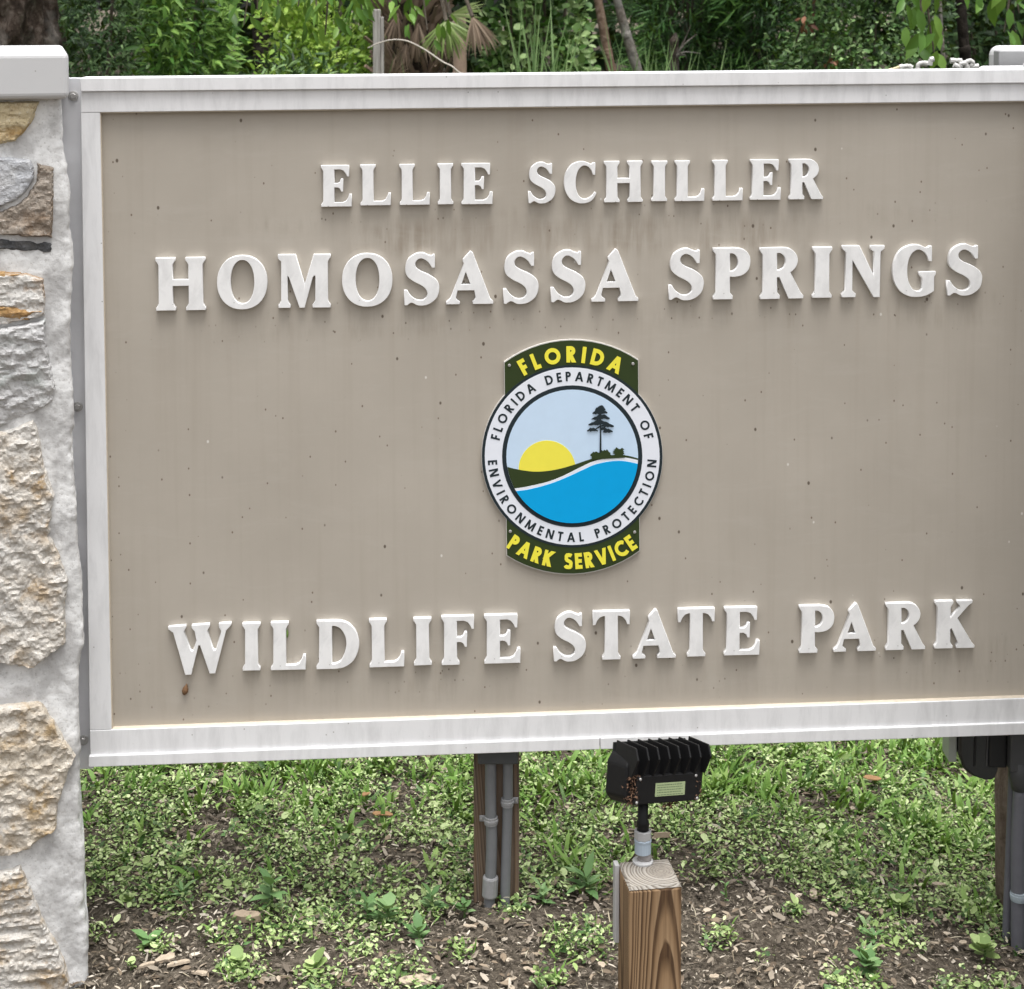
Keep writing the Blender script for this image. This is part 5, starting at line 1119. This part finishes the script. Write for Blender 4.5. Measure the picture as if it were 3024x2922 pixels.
# rounded meter-like lamp housing
c = on_y(2868, 2280, 3.46)
mt = empty('meter_cover', (c.x, 3.46, c.z)); tag(mt, 'rounded glossy black meter cover left of the dark enclosure', 'meter'); bpy.context.view_layer.update()
bmm = bmesh.new()
outl = [(-0.030, 0.3), (-0.030, 0.03), (-0.020, 0.0), (0.0, -0.016), (0.025, -0.022), (0.038, -0.024), (0.047, -0.018), (0.050, 0.0), (0.050, 0.3)]
prism_bm([(x_, 0.055, z_ + 0.012) for x_, z_ in outl], [(x_, -0.015, z_ + 0.012) for x_, z_ in outl], 0.006, 3, bmm)
M_GLOSS = simple('glossy_black', (0.02, 0.021, 0.02), 0.12, 0.2, 20, 0.05, 0, 0.6)
bm_obj('cover', bmm, M_GLOSS, mt, False)
bm_obj('side_panel', box_bm(-0.0475, -0.0310, -0.006, 0.05, 0.022, 0.3, 0.003), simple('pale_grey_panel', (0.33, 0.35, 0.32), 0.4), mt)
for xx in (0.002, 0.027, 0.034): bm_obj('rib', tube_bm([(xx + 0.004, -0.016, 0.3), (xx + 0.002, -0.0165, 0.12), (xx, -0.016, 0.02)], 0.0022, 6), M_DKBOX if xx < 0.01 else M_GRBOX, mt)

# ---- what stands behind the sign's top edge at right: white cap, ledge and pipe scraps
M_CAPG = simple('grey_cap', (0.30, 0.30, 0.305), 0.7, 0.08, 60, 0.2)
wc = on_y(2949, 205, 3.62); cp = empty('cabinet', (wc.x + 0.12, 3.75, 0)); tag(cp, 'grey cabinet with rounded white lid behind the top right corner of the sign', 'cabinet'); bpy.context.view_layer.update()
o = Vector(cp.location)
zt = on_y(3000, 137, 3.62).z
x0_ = wc.x - o.x
bm_obj('housing', box_bm(x0_, x0_ + 0.3, 3.62 - o.y, 3.66 - o.y, 0.9, zt - 0.010, 0.002), M_CAPG, cp)
bm_obj('lid', box_bm(x0_ - 0.002, x0_ + 0.31, 3.6605 - o.y, 3.705 - o.y, zt - 0.062, zt, 0.020, 5), M_CAP, cp)
bm_obj('body', box_bm(x0_ + 0.004, x0_ + 0.30, 3.665 - o.y, 3.70 - o.y, 0.85, zt - 0.063, 0.004), M_CAPG, cp)
lg = on_y(2870, 207, 3.52)
r0, r1 = on_y(2868, 208, 3.50), on_y(2949, 190, 3.58)
ld = bm_obj('white_ledge', prism_bm([(r0.x, 3.50, r0.z - 0.03), (r1.x + 0.3, 3.50, r0.z - 0.03), (r1.x + 0.3, 3.60, r0.z - 0.03), (r0.x, 3.60, r0.z - 0.03)], [(r0.x, 3.50, r0.z), (r1.x + 0.3, 3.50, r0.z + 0.001), (r1.x + 0.3, 3.60, r1.z - 0.001), (r0.x + 0.05, 3.60, r1.z - 0.004)], 0.002), M_CAP)
tag(ld, 'sloping white ledge beside the grey cabinet behind the sign', 'ledge')
def scrap(label, segs, Y, rad, mat):
    pts = [on_y(*p, Y) for p in segs]; root = empty('pipe_fitting', tuple(pts[0])); tag(root, label, 'pipe fitting'); bpy.context.view_layer.update(); o = pts[0]
    pp = smooth_path([p - o for p in pts], 5)
    bm_obj('pipe', tube_bm(pp, [rad * 0.85 * (1 + 0.06 * math.sin(i * 1.9)) for i in range(len(pp))], 10), mat, root, True)
    for e in (0, -1):
        d = (pp[1] - pp[0]) if e == 0 else (pp[-1] - pp[-2]); d = d.normalized()
        bm_obj('collar', tube_bm([pp[e] - d * 0.004, pp[e] + d * 0.004], rad * 1.05, 10), mat, root)
M_SCR = m_white('weathered_white_plastic', (0.52, 0.51, 0.49), 0.5, (60, 60, 60)); M_YEL = simple('yellowed_plastic', (0.55, 0.47, 0.28), 0.6)
scrap('yellowed end of the white pipe scraps on the sign top', [(2630, 208), (2645, 203), (2656, 200)], 3.50, 0.004, M_YEL)
scrap('pale pipe scrap next to the yellowed end', [(2662, 199), (2680, 196), (2688, 199)], 3.50, 0.0058, M_SCR)
scrap('curved white pipe scrap behind the drooping green leaves', [(2710, 206), (2712, 192), (2722, 187), (2733, 188)], 3.50, 0.0055, M_SCR)
scrap('short white pipe stub rising between the drooping leaves', [(2746, 188), (2748, 178), (2752, 176)], 3.52, 0.0055, M_SCR)
scrap('straight white pipe scrap right of the drooping leaves', [(2812, 180), (2824, 180), (2834, 181)], 3.52, 0.0058, M_SCR)
scrap('bent white elbow scrap right of the straight one', [(2822, 195), (2836, 200), (2838, 190), (2846, 188)], 3.50, 0.0056, M_SCR)
scrap('looped white elbow nearest the white ledge', [(2856, 199), (2853, 186), (2864, 180), (2873, 186), (2868, 198), (2884, 197)], 3.50, 0.0055, M_SCR)

# ================================================================== FRONT POST AND FLOODLIGHT
ZT = 0.335
FL, FR, BL = on_z(1858, 2624, ZT), on_z(2014, 2612, ZT), on_z(1826, 2549, ZT)
ex = (FR - FL).normalized(); ey = Vector((-ex.y, ex.x, 0)); s = (FR - FL).length
FP = Matrix((ex, ey, Vector((0, 0, 1)))).transposed().to_4x4(); FP.translation = Vector((FL.x, FL.y, 0)) + ex * s / 2 + ey * s / 2
fp = empty('lamp_post', mw=FP); tag(fp, 'short square brown timber post with ringed grey top, carrying the floodlight', 'post'); bpy.context.view_layer.update()
pith = FP.inverted() @ on_z(1952, 2572, ZT)
M_POST = m_wood('treated_pine', (pith.x, pith.y), (0.012, -0.035)); M_END = m_wood('end_grain', (pith.x, pith.y), (0, 0), True)
h = s / 2
bm_obj('timber', box_bm(-h, h, -h, h, -0.3, ZT - 0.0045, 0.004, 2), M_POST, fp)
bm = prism_bm([(-h + .0005, -h + .0005, ZT - 0.0043), (h - .0005, -h + .0005, ZT - 0.0043), (h - .0005, h - .0005, ZT - 0.0043), (-h + .0005, h - .0005, ZT - 0.0043)], [(-h + .004, -h + .004, ZT), (h - .004, -h + .004, ZT), (h - .004, h - .004, ZT), (-h + .004, h - .004, ZT)])
bm_obj('end_grain', bm, M_END, fp)
cc = bm_obj('cable_cover', box_bm(-h - 0.0085, -h - 0.0005, h - 0.016, h + 0.002, ZT - 0.135, ZT + 0.002, 0.0015), M_PVC_L, None); cc.matrix_world = FP
tag(cc, 'pale grey cable cover on the left side of the lamp post', 'cable cover')
M_BLK = simple('black_cast_metal', (0.007, 0.007, 0.0075), 0.45, 0.3, 120, 0.2, 0, 0.28); M_DIRT = simple('brown_grime', (0.11, 0.06, 0.035), 0.9, 0.5, 120, 0.6)
sb = FP.inverted() @ on_z(1898, 2546, ZT)
fl = empty('floodlight', mw=FP @ Matrix.Translation((sb.x, min(sb.y, h - 0.008), ZT))); tag(fl, 'black finned floodlight on a grey conduit fitting atop the short post', 'floodlight'); bpy.context.view_layer.update()
FLI = fl.matrix_world.inverted(); YL = fl.matrix_world.translation.y
def zl(py_): return (FLI @ on_y(1898, py_, YL)).z
z_el, z_col, z_cou, z_tub, z_bod = zl(2546), zl(2519), zl(2481), zl(2451), zl(2365)
bm_obj('base_flange', lathe_bm([(0.018, 0.0005), (0.018, 0.003), (0.012, 0.005)], 18), M_PVC_L, fl)
bm_obj('elbow', tube_bm(smooth_path([(0.0, 0, 0.0), (0.004, 0, z_col * 0.5), (0, 0, z_col + 0.003)], 5), 0.0115, 12), simple('grey_elbow', (0.25, 0.235, 0.23), 0.6), fl, True)
bm_obj('collar', lathe_bm([(0.0125, z_col), (0.0142, z_col + .001), (0.0142, z_cou - .002), (0.0150, z_cou - .001), (0.0150, z_cou + .0015), (0.0135, z_cou + .0025)], 20), simple('blue_grey_collar', (0.36, 0.43, 0.50), 0.5), fl)
bm_obj('coupling', lathe_bm([(0.0140, z_cou + .0025), (0.0148, z_cou + 0.004), (0.0152, z_tub - 0.001), (0.0138, z_tub)], 8), M_PVC_L, fl)
bm_obj('stem', lathe_bm([(0.0105, z_tub - 0.002), (0.0105, z_tub + 0.016), (0.0090, z_tub + 0.018), (0.0090, z_bod + 0.01)], 16), M_BLK, fl, True)
hd = empty('lamp_head'); hd.parent = fl
bpy.context.view_layer.update()
hc = FLI @ on_y(1965, 2284, YL)
hd.location = hc; hd.rotation_euler = (R(-8), R(9.5), R(21))
# head axes: x width, y away from the camera (light side), z up
HW, HH = 0.081, 0.048
outl = [(-HW, -HH * 0.75), (-HW * 0.86, -HH), (HW * 0.86, -HH), (HW, -HH * 0.75), (HW, HH * 0.30), (HW * 0.90, HH * 0.58), (-HW * 0.90, HH * 0.58), (-HW, HH * 0.30)]
bm = prism_bm([(x_ * 1.10, 0.050, z_ * 1.08) for x_, z_ in outl], [(x_, 0.0, z_) for x_, z_ in outl], 0.004, 2)
bm_obj('housing', bm, M_BLK, hd)
bm_obj('glass', box_bm(-HW * 0.95, HW * 0.95, 0.0502, 0.0525, -HH * 0.9, HH * 0.9, 0.001), M_GLOSS, hd)
for i in range(8):
    xx = -HW * 0.94 + i * (HW * 1.88) / 7; pr = [(0.042, HH * 0.50), (0.040, HH * 1.02), (-0.018, HH * 1.0), (-0.027, HH * 0.62), (-0.010, 0.0 - HH * 0.02), (0.006, -HH * 0.05)]
    bm_obj('fin', prism_bm([(xx - 0.0017, a, b) for a, b in pr], [(xx + 0.0017, a, b) for a, b in pr], 0.0008, 1), M_BLK, hd)
pl = [(-HW * 0.86, -HH * 0.98), (HW * 0.86, -HH * 0.98), (HW * 0.80, HH * 0.0), (-HW * 0.80, HH * 0.0)]
bm_obj('rear_cover', prism_bm([(x_, 0.001, z_) for x_, z_ in pl], [(x_ * 0.985, -0.009, z_ * 0.97) for x_, z_ in pl], 0.0015, 2), M_BLK, hd)
for x_, z_ in ((-HW * .72, -HH * .10), (HW * .72, -HH * .10), (-HW * .78, -HH * .88), (HW * .78, -HH * .88)):
    q = bm_obj('screw', lathe_bm([(0.0026, 0), (0.0026, 0.0012), (0.0015, 0.002)], 10), M_BOLT, hd); q.location = (x_, -0.009, z_); q.rotation_euler = (R(90), 0, 0)
M_STK = simple('pale_green_sticker', (0.30, 0.36, 0.20), 0.5, 0.08, 80, 0.05); M_INK = simple('sticker_ink', (0.10, 0.14, 0.07), 0.6)
st = bm_obj('sticker', box_bm(-0.026, 0.036, -0.0097, -0.0091, -HH * 0.72, -HH * 0.27), M_STK, hd)
bm = bmesh.new()
for i in range(5):
    zc = -HH * 0.34 - i * 0.0040; xx = -0.0225
    while xx < 0.029:
        wd = random.uniform(0.002, 0.006); box_bm(xx, min(xx + wd, 0.0325), -0.0099, -0.00965, zc - 0.0006, zc + 0.0006, 0, 1, bm); xx += wd + 0.0012
bm_obj('sticker_print', bm, M_INK, st)
m_ = 260
pos = np.stack([rng.normal(-HW * 0.86, 0.006, m_), rng.uniform(-0.010, 0.004, m_), rng.uniform(-HH * 0.95, HH * 0.05, m_)], 1)
pos2 = np.stack([rng.normal(0.012, 0.008, 90), rng.uniform(-0.008, 0.01, 90), rng.normal(-HH * 1.12, 0.005, 90)], 1); pos3 = np.stack([rng.normal(HW * 0.80, 0.005, 60), rng.uniform(-0.010, 0.004, 60), rng.uniform(-HH * 1.0, -HH * 0.3, 60)], 1)
pos = np.concatenate([pos, pos2, pos3]); m_ = len(pos)
gr = scatter('grime', CHIP, pos, rng.normal(0, 1, (m_, 3)), rng.normal(0, 1, (m_, 3)), rng.uniform(0.002, 0.006, m_), np.full(m_, 1.2), rng.random(m_), M_DIRT, hd); gr['kind'] = 'stuff'

# ================================================================== SINGLE WEEDS, CHIPS AND FALLEN LEAVES ON THE SOIL
W_OVAL = [one_leaf_mesh('leaf', OVAL, M_WEED, t) for t in (0.3, 0.5, 0.7)]
W_LANCE = [one_leaf_mesh('leaf', LANCE, M_WEED, t) for t in (0.35, 0.55, 0.75)]
W_ROUND = [one_leaf_mesh('leaf', ROUND, M_CREEP, t) for t in (0.3, 0.5, 0.7)]
M_STEM = simple('weed_stem', (0.10, 0.17, 0.05), 0.6)
def weed(label, px_, py_, kind, nl, L, hgt, width=1.0):
    nl = int(nl * 1.35); L *= 0.78; hgt *= 0.85
    g = on_z(px_, py_, float(gz(*on_z(px_, py_, 0.0).xy)))
    root = empty('weed', tuple(g)); tag(root, label, 'weed'); bpy.context.view_layer.update()
    bm_obj('stem', tube_bm([(0, 0, -0.01), (0.003, 0, hgt * 0.5), (0.0, 0.0, hgt)], [0.003, 0.0024, 0.0014], 6), M_STEM, root)
    for i in range(nl):
        a = 2.4 * i + random.uniform(-.8, .8); t = 0.25 + 0.75 * i / max(1, nl - 1); el = 0.05 + 0.6 * t + random.uniform(-.35, .35)
        d = Vector((math.cos(a) * math.cos(el), math.sin(a) * math.cos(el), math.sin(el))); up = Vector((-math.cos(a) * math.sin(el), -math.sin(a) * math.sin(el), math.cos(el) + 0.15))
        lf = link('leaf', random.choice(kind), root); lf.matrix_local = frame(Vector((0, 0, hgt * t)), d, up, L * random.uniform(0.45, 1.15), width * random.uniform(0.8, 1.2))
weed('tall leafy weed with long pale leaves beside a wood chip, left of the middle post', 800, 2700, W_LANCE, 14, 0.062, 0.075, 1.4)
weed('small weed of broad leaves far left near the pillar foot', 380, 2680, W_ROUND, 7, 0.028, 0.02)
weed('dark low weed between the pillar and the tall leafy weed', 540, 2665, W_LANCE, 11, 0.045, 0.03)
weed('isolated weed on the bare soil at lower left', 440, 2805, W_OVAL, 8, 0.045, 0.025, 1.2)
weed('tiny seedling beside the pale chips at lower left', 385, 2865, W_ROUND, 5, 0.022, 0.015)
weed('upright weed with one raised leaf left of the middle post', 1082, 2725, W_OVAL, 8, 0.050, 0.05, 1.1)
weed('broad leaved weed directly right of the raised leaf weed', 1145, 2740, W_OVAL, 10, 0.055, 0.05, 1.2)
weed('bushy weed nearest the middle post on its left', 1275, 2700, W_OVAL, 10, 0.052, 0.045, 1.1)
weed('low spreading weed below the bushy weed', 1235, 2785, W_OVAL, 9, 0.05, 0.03, 1.0)
weed('small weed on the soil left of the middle post foot', 1370, 2705, W_OVAL, 6, 0.036, 0.03, 1.1)
weed('round leaved weed cluster at the bottom edge', 700, 2870, W_ROUND, 11, 0.036, 0.03)
weed('round leaved weed right of the bottom edge cluster', 930, 2890, W_ROUND, 11, 0.040, 0.035)
weed('bright clump by the grassy patch right of the middle post', 1600, 2675, W_OVAL, 8, 0.04, 0.04)
weed('strap leaved weed just left of the short lamp post', 1730, 2640, W_LANCE, 14, 0.07, 0.04, 1.2)
weed('small weed alone on the mulch right of the lamp post', 2350, 2700, W_ROUND, 8, 0.025, 0.025)
weed('tiny weed at the centre of the right hand mulch', 2575, 2785, W_OVAL, 8, 0.036, 0.02)
weed('wide clover like patch weed in the right hand mulch', 2660, 2690, W_ROUND, 14, 0.03, 0.02)
weed('leafy weed at the bottom right edge', 2560, 2880, W_OVAL, 12, 0.05, 0.035, 1.1)
weed('round leaved weed near the slanting conduit', 2905, 2830, W_ROUND, 9, 0.04, 0.03)
weed('lone sprout right of the lamp post top', 2140, 2670, W_OVAL, 4, 0.03, 0.05)

M_CHIPP = simple('pale_wood_chip', (0.40, 0.33, 0.25), 0.85, 0.45, 120, 0.6); M_CHIPB = simple('brown_dead_leaf', (0.30, 0.17, 0.08), 0.8, 0.4, 80, 0.4); M_CHIPT = simple('grey_wood_chip', (0.33, 0.26, 0.19), 0.85, 0.3, 90, 0.5)
def litter(name, label, px_, py_, L, W, ang, mat, cat, group=None, thick=0.004, z=0.012):
    g = on_z(px_, py_, float(gz(*on_z(px_, py_, 0.0).xy)) + z)
    k = 5; sk = random.uniform(-.35, .35)
    up_ = [(-L / 2 + L * i / k + random.uniform(-.06, .06) * L, W / 2 * random.uniform(0.55, 1.1) * (0.35 if i in (0, k) else 1) + sk * W * (i / k - .5)) for i in range(k + 1)]
    ring = up_ + [(x_ + random.uniform(-.05, .05) * L, -abs(W / 2) * random.uniform(0.5, 1.1) * (0.3 if j in (0, k) else 1) + sk * W * (x_ / L)) for j, (x_, y_) in enumerate(up_[::-1])]
    cz = lambda x_: 0.04 * L * (1 - (2 * x_ / L) ** 2) * 0.8
    o = bm_obj(name, prism_bm([(x_, y_, cz(x_) - thick / 2) for x_, y_ in ring], [(x_, y_ * 0.94, cz(x_) + thick / 2) for x_, y_ in ring], 0), mat)
    o.location = g; o.rotation_euler = (random.uniform(-.25, .25), random.uniform(-.2, .2), R(ang)); tag(o, label, cat, group)
litter('wood_chip', 'large split wood chip lying beside the tall leafy weed', 732, 2708, 0.062, 0.026, -25, M_CHIPT, 'wood chip', None, 0.012)
G1 = 'pale wood chips on the dark soil at lower left'
for p in ((490, 2830, 0.038, 0.020, 30), (530, 2845, 0.042, 0.018, 12), (435, 2850, 0.034, 0.012, 40), (590, 2875, 0.036, 0.016, -30)):
    litter('wood_chip', 'pale curled wood chip on the bare dark soil at lower left', p[0], p[1], p[2], p[3], p[4], M_CHIPP, 'wood chip', G1)
litter('wood_chip', 'broad tan wood chip at the bottom edge below the middle post', 1235, 2895, 0.075, 0.026, 15, M_CHIPP, 'wood chip')
litter('fallen_leaf', 'curled brown leaf on the lawn left of the middle post', 1127, 2405, 0.045, 0.022, 10, M_CHIPB, 'fallen leaf', None, 0.002, 0.03)
litter('fallen_leaf', 'small upright brown leaf on the lawn under the sign', 1080, 2345, 0.024, 0.018, 70, M_CHIPB, 'fallen leaf', None, 0.002, 0.03)
litter('fallen_leaf', 'reddish dead leaf in the far grass right of the floodlight', 2575, 2298, 0.045, 0.022, 5, M_CHIPB, 'fallen leaf', None, 0.002, 0.035)
litter('wood_stick', 'short cut stick lying just right of the floodlight stem', 1955, 2468, 0.045, 0.011, 28, M_CHIPT, 'stick', None, 0.010, 0.025)
litter('wood_chip', 'upright white chip on the mulch right of the lamp post', 2402, 2640, 0.034, 0.018, 80, M_CHIPP, 'wood chip')
litter('wood_chip', 'white chip at the edge of the green cover at right', 2770, 2612, 0.028, 0.010, 5, M_CHIPP, 'wood chip')
G2 = 'pale chips scattered over the right hand mulch'
for i in range(7):
    litter('wood_chip', 'pale flat chip scattered on the mulch right of the lamp post', random.uniform(2090, 2880), random.uniform(2640, 2900), random.uniform(0.014, 0.032), random.uniform(0.006, 0.013), random.uniform(-60, 60), M_CHIPP, 'wood chip', G2, 0.002, 0.012)
G3 = 'pale chips around the foot of the middle post'
for i in range(5):
    litter('wood_chip', 'pale flat chip on the soil around the middle post foot', random.uniform(1340, 1780), random.uniform(2690, 2890), random.uniform(0.014, 0.034), random.uniform(0.006, 0.014), random.uniform(-60, 60), M_CHIPP, 'wood chip', G3, 0.002, 0.012)
